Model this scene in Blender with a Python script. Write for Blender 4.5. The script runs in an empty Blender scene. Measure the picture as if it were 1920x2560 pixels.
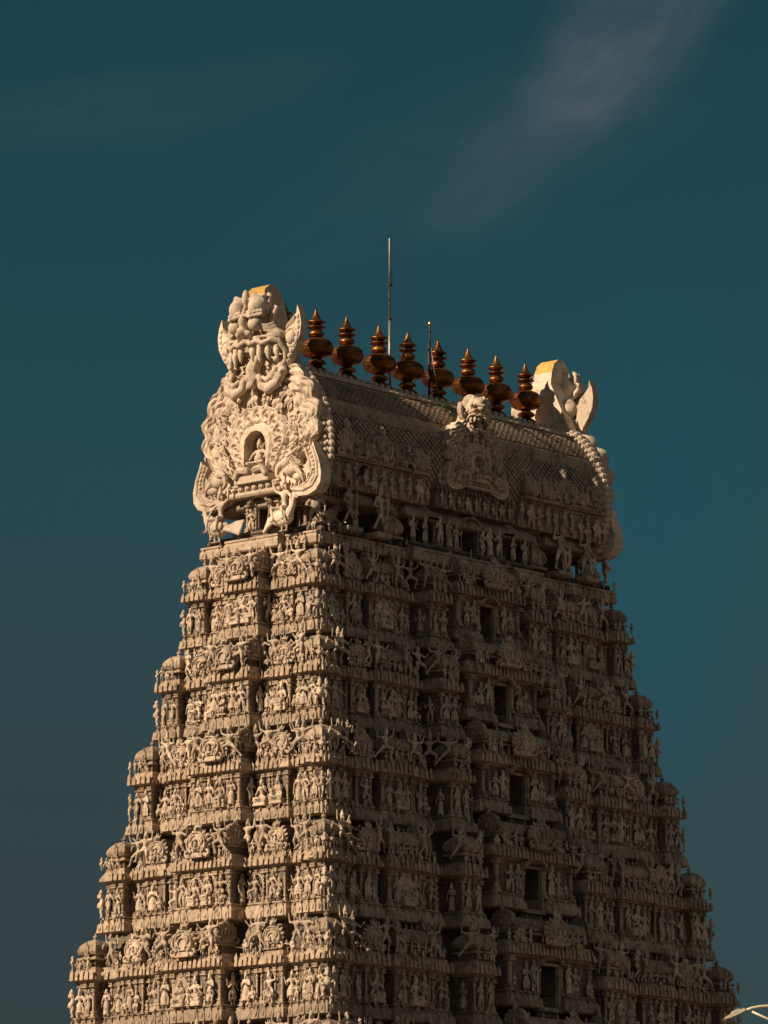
import bpy, bmesh, math, random
from math import sin, cos, pi, radians
from mathutils import Vector, Matrix, Euler, noise

random.seed(11)
S = bpy.context.scene
COL = S.collection

# ------------------------------------------------------------------ camera
PHI, YAW, PIT, DIST = radians(41.01), radians(-.34), radians(11.04), 190.0
_d = Vector((cos(PHI), sin(PHI), 0)); _r = Vector((sin(PHI), -cos(PHI), 0))
CAM = -DIST*_d + Vector((0, 0, 1.6))
_d2 = _d*cos(YAW) + _r*sin(YAW)
FWD = _d2*cos(PIT) + Vector((0, 0, sin(PIT)))
RGT = _r*cos(YAW) - _d*sin(YAW)
UPV = RGT.cross(FWD)
cd = bpy.data.cameras.new('camera'); cam = bpy.data.objects.new('camera', cd); COL.objects.link(cam)
cam.location = CAM
cam.rotation_euler = FWD.to_track_quat('-Z', 'Y').to_euler()
cd.sensor_fit = 'HORIZONTAL'; cd.sensor_width = 36; cd.lens = 12500*36/1920
cd.clip_start = 1; cd.clip_end = 6000
S.camera = cam
def project(p):
    q = Vector(p) - CAM; w = q.dot(FWD)
    return 960 + 12500*q.dot(RGT)/w, 1280 - 12500*q.dot(UPV)/w

# ------------------------------------------------------------------ light
SUN_EL, SUN_DIR = radians(32), Vector((-.92, .345, 0)).normalized()   # horizontal direction towards the sun
sd = bpy.data.lights.new('sun', 'SUN'); so = bpy.data.objects.new('sun', sd); COL.objects.link(so)
sd.energy = 5.0; sd.angle = radians(.5); sd.color = (1, .81, .60)
to_sun = SUN_DIR*cos(SUN_EL) + Vector((0, 0, sin(SUN_EL)))
so.rotation_euler = to_sun.to_track_quat('Z', 'Y').to_euler(); so.location = (-60, 30, 80)

W = bpy.data.worlds.new('World'); S.world = W; W.use_nodes = True
nt = W.node_tree; N = nt.nodes; L = nt.links; N.clear()
def wn(t, **k):
    n = N.new(t)
    for a, b in k.items(): setattr(n, a, b)
    return n
def vmath(op, a, b=None):
    n = wn('ShaderNodeVectorMath', operation=op)
    L.new(a, n.inputs[0])
    if b is not None:
        n.inputs[1].default_value = b
    return n
def maprange(src, a, b, c=0, d=1, smooth=True):
    n = wn('ShaderNodeMapRange'); n.interpolation_type = 'SMOOTHSTEP' if smooth else 'LINEAR'
    L.new(src, n.inputs[0])
    for i, v in enumerate((a, b, c, d)): n.inputs[i+1].default_value = v
    return n.outputs[0]
def fmath(op, a, b):
    n = wn('ShaderNodeMath', operation=op)
    for i, s in enumerate((a, b)):
        if isinstance(s, (int, float)): n.inputs[i].default_value = s
        else: L.new(s, n.inputs[i])
    return n.outputs[0]
def wmix(fac, a, b, mode='MIX'):
    n = wn('ShaderNodeMix', data_type='RGBA', blend_type=mode)
    if isinstance(fac, (int, float)): n.inputs[0].default_value = fac
    else: L.new(fac, n.inputs[0])
    for i, s in ((6, a), (7, b)):
        if isinstance(s, tuple): n.inputs[i].default_value = (*s, 1)
        else: L.new(s, n.inputs[i])
    return n.outputs[2]
sky = wn('ShaderNodeTexSky'); sky.sky_type = 'NISHITA'; sky.sun_disc = False
sky.sun_elevation = SUN_EL; sky.sun_rotation = math.atan2(SUN_DIR.x, SUN_DIR.y)
sky.air_density = 1.0; sky.dust_density = .3; sky.ozone_density = 2.0; sky.altitude = 50
tc = wn('ShaderNodeTexCoord'); gen = tc.outputs['Generated']
# compass bearing and height of the looked-at piece of sky
hx = vmath('DOT_PRODUCT', gen, tuple(RGT)).outputs['Value']
hz = vmath('DOT_PRODUCT', gen, (0, 0, 1)).outputs['Value']
grade = wmix(1.0, sky.outputs[0], (.13, .32, .27), 'MULTIPLY')
low = maprange(hz, .25, .09)
left = maprange(hx, .035, -.06)
lowc = wmix(left, (.57, .93, 1.10), (.62, .74, .84))
grade = wmix(fmath('MULTIPLY', low, .85), grade, lowc)
# cirrus: stretched noise, thin veils
def veil(rot, sc, loc, lo, hi, detail=6, rough=.55):
    mp = wn('ShaderNodeMapping'); L.new(gen, mp.inputs[0])
    mp.inputs['Location'].default_value = loc; mp.inputs['Rotation'].default_value = rot; mp.inputs['Scale'].default_value = sc
    nz = wn('ShaderNodeTexNoise'); L.new(mp.outputs[0], nz.inputs[0])
    nz.inputs['Scale'].default_value = 1; nz.inputs['Detail'].default_value = detail; nz.inputs['Roughness'].default_value = rough
    return maprange(nz.outputs[0], lo, hi)
def streak(px, py, ang, length, width, wisp=True):
    """a cirrus streak of the sky: a soft bar round one compass bearing / height"""
    c = FWD*12500 + RGT*(px-960) - UPV*(py-1280); c.normalize()
    rr = RGT; uu = UPV
    e1 = rr*cos(ang) + uu*sin(ang); e2 = uu*cos(ang) - rr*sin(ang)
    sub = wn('ShaderNodeVectorMath', operation='SUBTRACT'); L.new(gen, sub.inputs[0]); sub.inputs[1].default_value = c
    wig = wn('ShaderNodeTexNoise'); L.new(gen, wig.inputs[0]); wig.inputs['Scale'].default_value = 14; wig.inputs['Detail'].default_value = 5
    p1 = vmath('DOT_PRODUCT', sub.outputs[0], tuple(e1)).outputs['Value']
    p2 = vmath('DOT_PRODUCT', sub.outputs[0], tuple(e2)).outputs['Value']
    p2 = fmath('ADD', p2, fmath('MULTIPLY', fmath('SUBTRACT', wig.outputs[0], .5), width*1.6))
    q = fmath('ADD', fmath('POWER', fmath('DIVIDE', p1, length), 2), fmath('POWER', fmath('ABSOLUTE', fmath('DIVIDE', p2, width), 0), 2))
    cb = wn('ShaderNodeCombineXYZ'); L.new(fmath('MULTIPLY', p1, 40), cb.inputs[0]); L.new(fmath('MULTIPLY', p2, 260), cb.inputs[1])
    fib = wn('ShaderNodeTexNoise'); L.new(cb.outputs[0], fib.inputs[0]); fib.inputs['Scale'].default_value = 1; fib.inputs['Detail'].default_value = 7; fib.inputs['Roughness'].default_value = .6; fib.inputs['Distortion'].default_value = .6
    soft = maprange(q, 1.0, 0.0)
    return fmath('MULTIPLY', soft, maprange(fib.outputs[0], .25, .75, .55, 1.1)) if wisp else soft
teal = streak(1590, 1580, radians(84), .075, .030, False)
grade = wmix(fmath('MULTIPLY', teal, .42), grade, (.16, 1.30, 1.95))
haze1 = streak(1600, 60, radians(50), .036, .015)
haze4 = streak(1360, 330, radians(43), .038, .011)
haze2 = streak(300, 260, radians(10), .055, .011)
haze3 = streak(1200, 420, radians(20), .06, .02)
fine = veil((0, 0, .6), (40, 40, 90), (3, 1, 2), .25, .85)
cl = fmath('ADD', fmath('ADD', fmath('MULTIPLY', haze1, .72), fmath('MULTIPLY', haze4, .40)), fmath('ADD', fmath('MULTIPLY', haze2, .22), fmath('MULTIPLY', haze3, .16)))
cl = fmath('MULTIPLY', cl, fmath('ADD', .55, fmath('MULTIPLY', fine, .6)))
grade = wmix(cl, grade, (1.22, 1.62, 1.95))
# added bright sky patch behind the camera, put in to fill the shaded face
sky_fill = vmath('DOT_PRODUCT', gen, tuple(Vector((-.12, -.93, .34)).normalized())).outputs['Value']
sky_fill = fmath('MULTIPLY', maprange(sky_fill, .45, .95), maprange(hz, .02, .25))
grade = wmix(fmath('MULTIPLY', sky_fill, .45), grade, (8.2, 7.5, 6.8))
bg = wn('ShaderNodeBackground'); bg.inputs[1].default_value = .045
L.new(grade, bg.inputs[0]); wo = wn('ShaderNodeOutputWorld'); L.new(bg.outputs[0], wo.inputs[0])
vs = S.view_settings; vs.view_transform = 'Standard'; vs.look = 'None'; vs.gamma = 1; vs.use_curve_mapping = False
vs.exposure = .42

# ------------------------------------------------------------------ materials
def material(name, c1, c2, c3=None, scale=1.3, rough=.9, bump=.25, bscale=9, metal=0, spec=.25, streak=0):
    m = bpy.data.materials.new(name); m.use_nodes = True
    n = m.node_tree.nodes; l = m.node_tree.links; b = n['Principled BSDF']
    geo = n.new('ShaderNodeNewGeometry')
    def nz(sc, det=5, ro=.6):
        t = n.new('ShaderNodeTexNoise'); l.new(geo.outputs['Position'], t.inputs[0])
        t.inputs['Scale'].default_value = sc; t.inputs['Detail'].default_value = det; t.inputs['Roughness'].default_value = ro
        return t.outputs[0]
    def ramp(src, lo, hi):
        r = n.new('ShaderNodeMapRange'); l.new(src, r.inputs[0]); r.inputs[1].default_value = lo; r.inputs[2].default_value = hi
        return r.outputs[0]
    def mix(f, a, c):
        x = n.new('ShaderNodeMix'); x.data_type = 'RGBA'
        if isinstance(f, float): x.inputs[0].default_value = f
        else: l.new(f, x.inputs[0])
        for i, s in ((6, a), (7, c)):
            if isinstance(s, tuple): x.inputs[i].default_value = (*s, 1)
            else: l.new(s, x.inputs[i])
        return x.outputs[2]
    col = mix(ramp(nz(scale), .35, .65), c1, c2)
    if c3:
        col = mix(ramp(nz(scale*2.7, 8, .7), .51, .68), col, c3)
    if streak:   # rain streaks: noise drawn out downwards
        mp = n.new('ShaderNodeMapping'); l.new(geo.outputs['Position'], mp.inputs[0]); mp.inputs['Scale'].default_value = (3.2, 3.2, .35)
        t = n.new('ShaderNodeTexNoise'); l.new(mp.outputs[0], t.inputs[0]); t.inputs['Scale'].default_value = 1; t.inputs['Detail'].default_value = 6; t.inputs['Roughness'].default_value = .65
        mm = n.new('ShaderNodeMath'); mm.operation = 'MULTIPLY'; l.new(ramp(t.outputs[0], .54, .70), mm.inputs[0]); mm.inputs[1].default_value = streak
        col = mix(mm.outputs[0], col, c3)
    oi = n.new('ShaderNodeObjectInfo')
    hv = n.new('ShaderNodeHueSaturation'); l.new(col, hv.inputs['Color'])
    rr = n.new('ShaderNodeMapRange'); l.new(oi.outputs['Random'], rr.inputs[0]); rr.inputs[3].default_value = .76; rr.inputs[4].default_value = 1.14
    l.new(rr.outputs[0], hv.inputs['Value'])
    l.new(hv.outputs[0], b.inputs['Base Color'])
    b.inputs['Roughness'].default_value = rough; b.inputs['Metallic'].default_value = metal
    b.inputs['Specular IOR Level'].default_value = spec
    if bump:
        bp = n.new('ShaderNodeBump'); bp.inputs['Strength'].default_value = bump; bp.inputs['Distance'].default_value = .06
        l.new(nz(bscale, 8, .65), bp.inputs['Height']); l.new(bp.outputs[0], b.inputs['Normal'])
    return m
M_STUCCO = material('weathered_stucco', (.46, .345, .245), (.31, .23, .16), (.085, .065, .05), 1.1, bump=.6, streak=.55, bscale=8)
M_WALL = material('shade_toned_wall_stucco', (.25, .188, .138), (.155, .115, .083), (.05, .038, .03), 1.4, bump=.6, streak=.6, bscale=8)  # base darkened to paint shade behind the figures; stains and streaks are weathering
M_FIG = material('figure_plaster', (.63, .49, .365), (.44, .335, .245), (.12, .092, .07), 1.6, bump=.4, streak=.35, bscale=10)
M_CORNICE = material('cornice_plaster', (.46, .34, .235), (.30, .22, .15), (.085, .062, .045), 1.5, bump=.5, streak=.65, bscale=9)
M_CREAM = material('cream_plaster', (.67, .535, .41), (.55, .43, .32), (.27, .20, .14), .9, bump=.35, streak=.3, bscale=10)
M_OCHRE = material('ochre_paint', (.62, .36, .10), (.52, .28, .075), (.26, .15, .06), 2, bump=.3, streak=.4)
M_COPPER = material('old_copper', (.34, .135, .03), (.115, .036, .016), (.045, .024, .018), 1.7, rough=.42, bump=.12, bscale=14, metal=.85, spec=.5)
M_GOLD = material('worn_gilding', (.42, .20, .045), (.17, .06, .022), (.08, .04, .02), 2.4, rough=.38, bump=.1, bscale=14, metal=.9, spec=.5)
M_STEEL = material('galvanised_steel', (.30, .27, .23), (.24, .21, .18), None, 5, rough=.45, bump=0, metal=.6)
M_IRON = material('dark_iron', (.07, .05, .04), (.05, .035, .03), None, 5, rough=.6, bump=0, metal=.4)
M_CABLE = material('grey_cable', (.07, .055, .045), (.05, .04, .035), None, 5, rough=.6, bump=0)
M_FEATHER = material('black_feathers', (.012, .012, .014), (.02, .02, .022), None, 20, rough=.5, bump=0)
M_BREAST = material('pale_feathers', (.35, .33, .32), (.25, .24, .23), None, 20, rough=.8, bump=0)
M_LEAF = material('weed_leaf', (.05, .10, .035), (.08, .14, .05), None, 8, rough=.7, bump=0)
M_LAMP = material('cream_lamp_paint', (.72, .60, .42), (.66, .54, .37), None, 6, rough=.4, bump=.05, spec=.5)
M_LENS = material('lamp_lens', (.30, .26, .18), (.25, .2, .14), None, 6, rough=.2, bump=0, spec=.5)
M_GROUND = material('sandy_ground', (.105, .082, .064), (.08, .064, .05), (.06, .048, .04), .05, bump=0)
M_GRANITE = material('granite_base', (.33, .27, .21), (.25, .2, .155), None, .6, bump=.3)

# ------------------------------------------------------------------ mesh builder
class MB:
    def __init__(s): s.v = []; s.f = []; s.m = []
    def add(s, vs, fs, M=None, mi=0):
        o = len(s.v)
        s.v += [tuple(M @ Vector(p)) for p in vs] if M is not None else [tuple(p) for p in vs]
        flip = M is not None and M.to_3x3().determinant() < 0
        for f in fs:
            g = [o+i for i in f]
            s.f.append(g[::-1] if flip else g); s.m.append(mi)
    def box(s, x0, x1, y0, y1, z0, z1, M=None, mi=0):
        vs = [(x, y, z) for z in (z0, z1) for x, y in ((x0, y0), (x1, y0), (x1, y1), (x0, y1))]
        s.add(vs, [(3, 2, 1, 0), (4, 5, 6, 7), (0, 1, 5, 4), (1, 2, 6, 5), (2, 3, 7, 6), (3, 0, 4, 7)], M, mi)
    def sq(s, cx, cy, hx, hy, prof, M=None, mi=0):
        vs = []; fs = []
        for o, z in prof:
            vs += [(cx-hx-o, cy-hy-o, z), (cx+hx+o, cy-hy-o, z), (cx+hx+o, cy+hy+o, z), (cx-hx-o, cy+hy+o, z)]
        n = len(prof)
        for i in range(n-1):
            for k in range(4): fs.append((4*i+k, 4*i+(k+1) % 4, 4*i+4+(k+1) % 4, 4*i+4+k))
        fs += [(3, 2, 1, 0), tuple(4*(n-1)+k for k in range(4))]
        s.add(vs, fs, M, mi)
    def lathe(s, cx, cy, prof, n=12, M=None, mi=0):
        vs = []; fs = []
        for r, z in prof:
            vs += [(cx+r*cos(2*pi*k/n), cy+r*sin(2*pi*k/n), z) for k in range(n)]
        for i in range(len(prof)-1):
            for k in range(n): fs.append((n*i+k, n*i+(k+1) % n, n*i+n+(k+1) % n, n*i+n+k))
        fs += [tuple(range(n))[::-1], tuple(n*(len(prof)-1)+k for k in range(n))]
        s.add(vs, fs, M, mi)
    def prism(s, outline, y0, y1, M=None, mi=0, bevel=0):
        """outline of (x, z), front at y0, back at y1"""
        n = len(outline)
        if sum(outline[i][0]*outline[(i+1) % n][1]-outline[(i+1) % n][0]*outline[i][1] for i in range(n)) < 0: outline = outline[::-1]
        cx = sum(p[0] for p in outline)/n; cz = sum(p[1] for p in outline)/n
        rings = [(1, y0+bevel), (1, y1)] if bevel else [(1, y0), (1, y1)]
        vs = []
        if bevel: vs += [(cx+(x-cx)*(1-bevel*1.2), y0, cz+(z-cz)*(1-bevel*1.2)) for x, z in outline]
        for k, y in rings: vs += [(x, y, z) for x, z in outline]
        m = len(vs)//n; fs = [tuple(range(n)), tuple(range((m-1)*n, m*n))[::-1]]
        for j in range(m-1):
            for i in range(n): fs.append((j*n+(i+1) % n, j*n+i, j*n+n+i, j*n+n+(i+1) % n))
        s.add(vs, fs, M, mi)
    def ball(s, c, r, M=None, nu=12, nv=8, mi=0):
        if isinstance(r, (int, float)): r = (r, r, r)
        vs = [(c[0], c[1], c[2]-r[2])]; fs = []
        for j in range(1, nv):
            a = -pi/2+pi*j/nv
            vs += [(c[0]+r[0]*cos(a)*cos(2*pi*k/nu), c[1]+r[1]*cos(a)*sin(2*pi*k/nu), c[2]+r[2]*sin(a)) for k in range(nu)]
        vs.append((c[0], c[1], c[2]+r[2])); top = len(vs)-1
        for k in range(nu):
            fs.append((0, 1+(k+1) % nu, 1+k)); fs.append((top, top-nu+k, top-nu+(k+1) % nu))
        for j in range(nv-2):
            for k in range(nu):
                a = 1+j*nu+k; b = 1+j*nu+(k+1) % nu
                fs.append((a, b, b+nu, a+nu))
        s.add(vs, fs, M, mi)
    def cone(s, p, q, r0, r1, n=10, M=None, mi=0):
        p = Vector(p); q = Vector(q); d = (q-p)
        if d.length < 1e-6: return
        d.normalize(); a = d.orthogonal().normalized(); b = d.cross(a)
        vs = [p+(a*cos(2*pi*k/n)+b*sin(2*pi*k/n))*r0 for k in range(n)]+[q+(a*cos(2*pi*k/n)+b*sin(2*pi*k/n))*r1 for k in range(n)]
        fs = [(k, (k+1) % n, n+(k+1) % n, n+k) for k in range(n)]+[tuple(range(n))[::-1], tuple(range(n, 2*n))]
        s.add(vs, fs, M, mi)
    def cap(s, p, q, r0, r1=None, M=None, n=10):
        r1 = r0 if r1 is None else r1
        s.cone(p, q, r0, r1, n, M); s.ball(p, r0, M, n, 6); s.ball(q, r1, M, n, 6)
    def chain(s, pts, radii, M=None, n=8):
        for i in range(len(pts)-1):
            r0 = radii if isinstance(radii, (int, float)) else radii[i]
            r1 = radii if isinstance(radii, (int, float)) else radii[i+1]
            s.cap(pts[i], pts[i+1], r0, r1, M, n)
    def tube(s, pts, r, n=6, M=None, mi=0):
        vs = []; fs = []; pts = [Vector(p) for p in pts]
        for i, p in enumerate(pts):
            t = (pts[min(i+1, len(pts)-1)]-pts[max(i-1, 0)]).normalized()
            a = t.cross(Vector((.3, .2, .93))).normalized(); b = t.cross(a)
            rr = r if isinstance(r, (int, float)) else r[i]
            vs += [p+(a*cos(2*pi*k/n)+b*sin(2*pi*k/n))*rr for k in range(n)]
        for i in range(len(pts)-1):
            for k in range(n): fs.append((n*i+k, n*i+n+k, n*i+n+(k+1) % n, n*i+(k+1) % n))
        fs += [tuple(range(n)), tuple(range(n*(len(pts)-1), n*len(pts)))[::-1]]
        s.add(vs, fs, M, mi)
    def mesh(s, name, mats, smooth=False, remesh=None):
        me = bpy.data.meshes.new(name); me.from_pydata(s.v, [], s.f)
        if len(s.m) and max(s.m) > 0: me.polygons.foreach_set('material_index', s.m)
        if remesh:
            o = bpy.data.objects.new('tmp', me); COL.objects.link(o)
            md = o.modifiers.new('r', 'REMESH'); md.mode = 'VOXEL'; md.voxel_size = remesh; md.adaptivity = 0
            sm = o.modifiers.new('s', 'SMOOTH'); sm.factor = .4; sm.iterations = 1
            dg = bpy.context.evaluated_depsgraph_get()
            m2 = bpy.data.meshes.new_from_object(o.evaluated_get(dg)); m2.name = name
            bpy.data.objects.remove(o); bpy.data.meshes.remove(me); me = m2; me.materials.clear()
        for m in (mats if isinstance(mats, (list, tuple)) else [mats]): me.materials.append(m)
        if smooth: me.polygons.foreach_set('use_smooth', [True]*len(me.polygons))
        me.update(); return me
def link(name, me, parent=None, M=None):
    o = bpy.data.objects.new(name, me); COL.objects.link(o)
    if parent: o.parent = parent
    if M is not None: o.matrix_basis = M
    return o
def empty(name, loc, parent=None):
    o = bpy.data.objects.new(name, None); COL.objects.link(o); o.location = loc; o.empty_display_size = .2
    if parent: o.parent = parent
    return o
def tag(o, label=None, cat=None, group=None, kind=None):
    for k, v in (('label', label), ('category', cat), ('group', group), ('kind', kind)):
        if v: o[k] = v
    return o
T = Matrix.Translation
def RZ(a): return Matrix.Rotation(a, 4, 'Z')
def SC(x, y=None, z=None): return Matrix.Diagonal((x, x if y is None else y, x if z is None else z, 1))

# ------------------------------------------------------------------ figures (about 1 m tall to the top of the head, facing -Y)
def figure(name, arms, legs, pel=(0, 0, .52), chest=(0, 0, .73), head=(0, -.015, .905), crown=1, stout=1.0, skirt=None,
           base=None, halo=None, extra=None, hs=1.0, voxel=.02, mat=None, female=False):
    b = MB(); P = Vector(pel); Cc = Vector(chest); H = Vector(head)
    w = stout
    b.ball(P, (.095*w, .07*w, .075*w)); waist = P.lerp(Cc, .45)
    b.cap(P, waist, .075*w, .062*w); b.cap(waist, Cc, .062*w, .085*w)
    b.ball(Cc+Vector((0, 0, .01)), (.115*w, .075*w, .085*w))
    if stout > 1.2: b.ball(P.lerp(Cc, .4)+Vector((0, -.05, 0)), (.12*w, .11*w, .11*w))
    sh = [Cc+Vector((sx*.125*w, 0, .055)) for sx in (-1, 1)]
    b.cap(sh[0], sh[1], .045*w)
    if female:
        for sx in (-1, 1): b.ball(Cc+Vector((sx*.055, -.065, .0)), .045)
    b.cap(Cc+Vector((0, 0, .06)), H-Vector((0, 0, .05)), .037*w)
    b.ball(H, (.058*hs, .066*hs, .075*hs)); b.ball(H+Vector((0, -.055*hs, -.045*hs)), .03*hs)
    b.cone(H+Vector((0, -.06*hs, .02*hs)), H+Vector((0, -.085*hs, -.015*hs)), .012*hs, .02*hs)
    for sx in (-1, 1):
        b.ball(H+Vector((sx*.066*hs, 0, -.03*hs)), (.022*hs, .022*hs, .038*hs))
        b.ball(H+Vector((sx*.026*hs, -.058*hs, .018*hs)), .014*hs)
    if crown == 1:
        z0 = .045*hs; b.lathe(H.x, H.y, [(.072*hs, H.z+z0), (.078*hs, H.z+z0+.03), (.055*hs, H.z+z0+.05), (.058*hs, H.z+z0+.08), (.035*hs, H.z+z0+.13), (.012, H.z+z0+.19)], 10)
    elif crown == 2:
        b.ball(H+Vector((0, .01, .07*hs)), (.06*hs, .06*hs, .05*hs)); b.ball(H+Vector((0, .01, .125*hs)), .03*hs)
    elif crown == 3:
        b.ball(H+Vector((0, .02, .02)), (.085*hs, .06*hs, .10*hs))
    for side, e, h in arms:
        s = sh[0 if side < 0 else 1]; e = Vector(e); h = Vector(h)
        b.cap(s, e, .036*w, .03*w); b.cap(e, h, .03*w, .021*w)
        d = (h-e).normalized(); b.ball(h+d*.028, (.024, .024, .03))
        b.ball(s.lerp(e, .55), .042*w); b.ball(e.lerp(h, .85), .03*w)
    for side, k, f in legs:
        hp = P+Vector((side*.06*w, 0, -.02)); k = Vector(k); f = Vector(f)
        b.cap(hp, k, .062*w, .045*w); b.cap(k, f, .043*w, .026*w)
        b.cap(f, f+Vector((side*.02, -.075, -.012)), .026, .02); b.ball(k.lerp(f, .85), .036*w)
    if skirt: b.lathe(P.x, P.y, [(.09*w, P.z+.02), (.115*w, P.z-.1), (.11, P.z-.25), (.125, skirt)], 12)
    b.chain([P+Vector((.09*cos(a)*w, .075*sin(a)*w, .02)) for a in [i*pi/4 for i in range(9)]], .018)
    if base: b.sq(0, .0, base[0], base[1], [(0, -.0), (.0, base[2]*.3), (-.02, base[2]*.4), (-.02, base[2]*.7), (0, base[2]*.75), (0, base[2])])
    if halo:
        cx, cz, rx, rz, full = halo
        pts = [Vector((cx+rx*cos(a), .06, cz+rz*sin(a))) for a in [(-.3+i*(1.6/18))*pi for i in range(19)]]
        b.chain(pts, .03)
        for p in pts[::1]: b.ball(p+Vector(((p.x-cx)*.14, 0, (p.z-cz)*.14)), .026)
        if full: b.prism([(p.x, p.z) for p in pts], .05, .09)
    if extra: extra(b)
    return b.mesh(name, mat or M_FIG, True, voxel)
def staff(b): b.cap((.3, -.05, .02), (.3, -.05, 1.0), .017)
def sash(b):
    for sx in (-1, 1): b.chain([(sx*.1, -.02, .5), (sx*.17, -.02, .35), (sx*.16, -.02, .12)], [.03, .025, .02])
def slab(b): b.box(-.24, .24, .03, .12, 0, .95)
STAND = [
    figure('standing_figure', [(-1, (-.19, -.02, .62), (-.04, -.12, .70)), (1, (.19, -.02, .62), (.04, -.12, .70))],
           [(-1, (-.07, -.02, .28), (-.07, 0, .04)), (1, (.07, -.02, .28), (.07, 0, .04))], skirt=.12, extra=sash),
    figure('standing_figure', [(-1, (-.24, 0, .64), (-.27, -.08, .84)), (1, (.22, .02, .6), (.13, -.06, .52))],
           [(-1, (-.08, -.03, .28), (-.05, 0, .04)), (1, (.12, -.04, .29), (.10, 0, .04))], pel=(.03, 0, .52), chest=(-.01, 0, .73), female=True, extra=sash),
    figure('standing_figure', [(-1, (-.24, .02, .64), (-.29, -.02, .86)), (1, (.24, .02, .64), (.29, -.02, .86)), (-1, (-.2, -.02, .58), (-.17, -.12, .68)), (1, (.2, -.02, .58), (.17, -.12, .52))],
           [(-1, (-.07, -.02, .28), (-.07, 0, .04)), (1, (.07, -.02, .28), (.07, 0, .04))], skirt=.2, extra=sash),
    figure('standing_figure', [(-1, (-.2, 0, .6), (-.15, -.08, .47)), (1, (.23, -.01, .64), (.3, -.06, .72))],
           [(-1, (-.1, -.03, .28), (-.08, 0, .04)), (1, (.04, -.06, .29), (-.01, .01, .06))], pel=(-.03, 0, .52), chest=(.01, 0, .73), extra=staff, crown=2),
    figure('standing_figure', [(-1, (-.19, -.02, .6), (-.19, -.06, .42)), (1, (.2, -.03, .62), (.08, -.13, .63))],
           [(-1, (-.08, -.02, .28), (-.07, 0, .04)), (1, (.07, -.03, .29), (.11, 0, .04))], female=True, skirt=.08, crown=2),
]
SEAT = [
    figure('seated_figure', [(-1, (-.2, -.02, .40), (-.12, -.16, .32)), (1, (.2, -.02, .42), (.2, -.12, .55))],
           [(-1, (-.24, -.12, .23), (.06, -.17, .2)), (1, (.24, -.12, .23), (-.06, -.2, .2))], pel=(0, 0, .28), chest=(0, 0, .5), head=(0, -.015, .68), base=(.26, .17, .18)),
    figure('seated_figure', [(-1, (-.21, -.02, .45), (-.24, -.1, .6)), (1, (.2, -.04, .42), (.17, -.17, .36))],
           [(-1, (-.23, -.12, .28), (.03, -.17, .27)), (1, (.1, -.2, .28), (.11, -.18, .05))], pel=(0, 0, .34), chest=(0, 0, .55), head=(0, -.015, .73), base=(.25, .14, .24), halo=(0, .58, .27, .36, False)),
    figure('seated_figure', [(-1, (-.26, 0, .5), (-.3, -.02, .7)), (1, (.26, 0, .5), (.3, -.02, .7)), (-1, (-.2, -.05, .45), (-.15, -.16, .5)), (1, (.2, -.05, .45), (.15, -.16, .4))],
           [(-1, (-.14, -.2, .3), (-.12, -.18, .06)), (1, (.23, -.12, .3), (-.02, -.17, .28))], pel=(0, 0, .34), chest=(0, 0, .55), head=(0, -.015, .73), base=(.28, .15, .24)),
    figure('seated_figure', [(-1, (-.2, -.03, .4), (-.06, -.17, .42)), (1, (.2, -.03, .4), (.06, -.17, .42))],
           [(-1, (-.24, -.12, .23), (.06, -.17, .2)), (1, (.24, -.12, .23), (-.06, -.2, .2))], pel=(0, 0, .28), chest=(0, 0, .5), head=(0, -.015, .68), base=(.27, .17, .18), halo=(0, .5, .3, .42, True), crown=2),
]
DANCE = [
    figure('dancing_figure', [(-1, (-.27, 0, .72), (-.3, -.06, .93)), (1, (.27, 0, .7), (.36, -.08, .56)), (-1, (-.2, -.05, .6), (-.05, -.17, .66)), (1, (.25, 0, .8), (.34, -.04, .9))],
           [(-1, (-.16, -.1, .33), (-.06, 0, .08)), (1, (.2, -.17, .42), (-.02, -.16, .36))], base=(.2, .1, .05)),
    figure('dancing_figure', [(-1, (-.27, 0, .75), (-.22, -.05, .95)), (1, (.26, 0, .66), (.16, -.1, .5))],
           [(-1, (-.2, -.08, .34), (-.12, 0, .06)), (1, (.2, -.1, .34), (.26, 0, .06))], pel=(0, 0, .45), chest=(.03, 0, .66), head=(.04, -.015, .84)),
    figure('dancing_figure', [(-1, (-.24, 0, .62), (-.2, -.1, .78)), (1, (.25, 0, .68), (.3, -.06, .85))],
           [(-1, (-.16, -.1, .33), (-.06, 0, .08)), (1, (.18, -.16, .42), (.2, -.1, .2))], halo=(0, .62, .36, .46, False), crown=2),
]
LIFT = [
    figure('lunging_figure', [(-1, (-.3, -.02, .78), (-.34, -.03, 1.0)), (1, (.28, 0, .72), (.33, -.05, .92))],
           [(-1, (-.24, -.1, .36), (-.2, -.02, .06)), (1, (.2, -.06, .3), (.38, .02, .05))], pel=(-.03, 0, .45), chest=(-.03, 0, .66), head=(-.04, -.03, .85)),
    figure('lunging_figure', [(-1, (-.26, 0, .66), (-.36, -.06, .8)), (1, (.27, -.02, .75), (.3, -.03, .97))],
           [(-1, (-.18, -.12, .36), (-.32, -.02, .12)), (1, (.1, -.06, .28), (.1, .02, .04))], pel=(0, 0, .48), chest=(.03, 0, .69), head=(.05, -.02, .87), crown=2),
]
LOOPED = figure('garlanded_guardian', [(-1, (-.3, .02, .74), (-.28, -.04, .99)), (1, (.24, -.02, .6), (.17, -.14, .5))],
           [(-1, (-.2, -.02, .3), (-.2, .02, .05)), (1, (.17, -.14, .4), (.3, -.05, .06))], pel=(-.02, 0, .5), chest=(-.01, 0, .72), head=(.02, -.03, .90), voxel=.014,
           extra=lambda b: b.chain([Vector((-.16+.02*sin(t*9), -.13-.03*sin(t*pi), .78-.62*sin(t*pi))) + Vector((t*.32, 0, -.18*t)) for t in [i/14 for i in range(15)]], .03))
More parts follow.
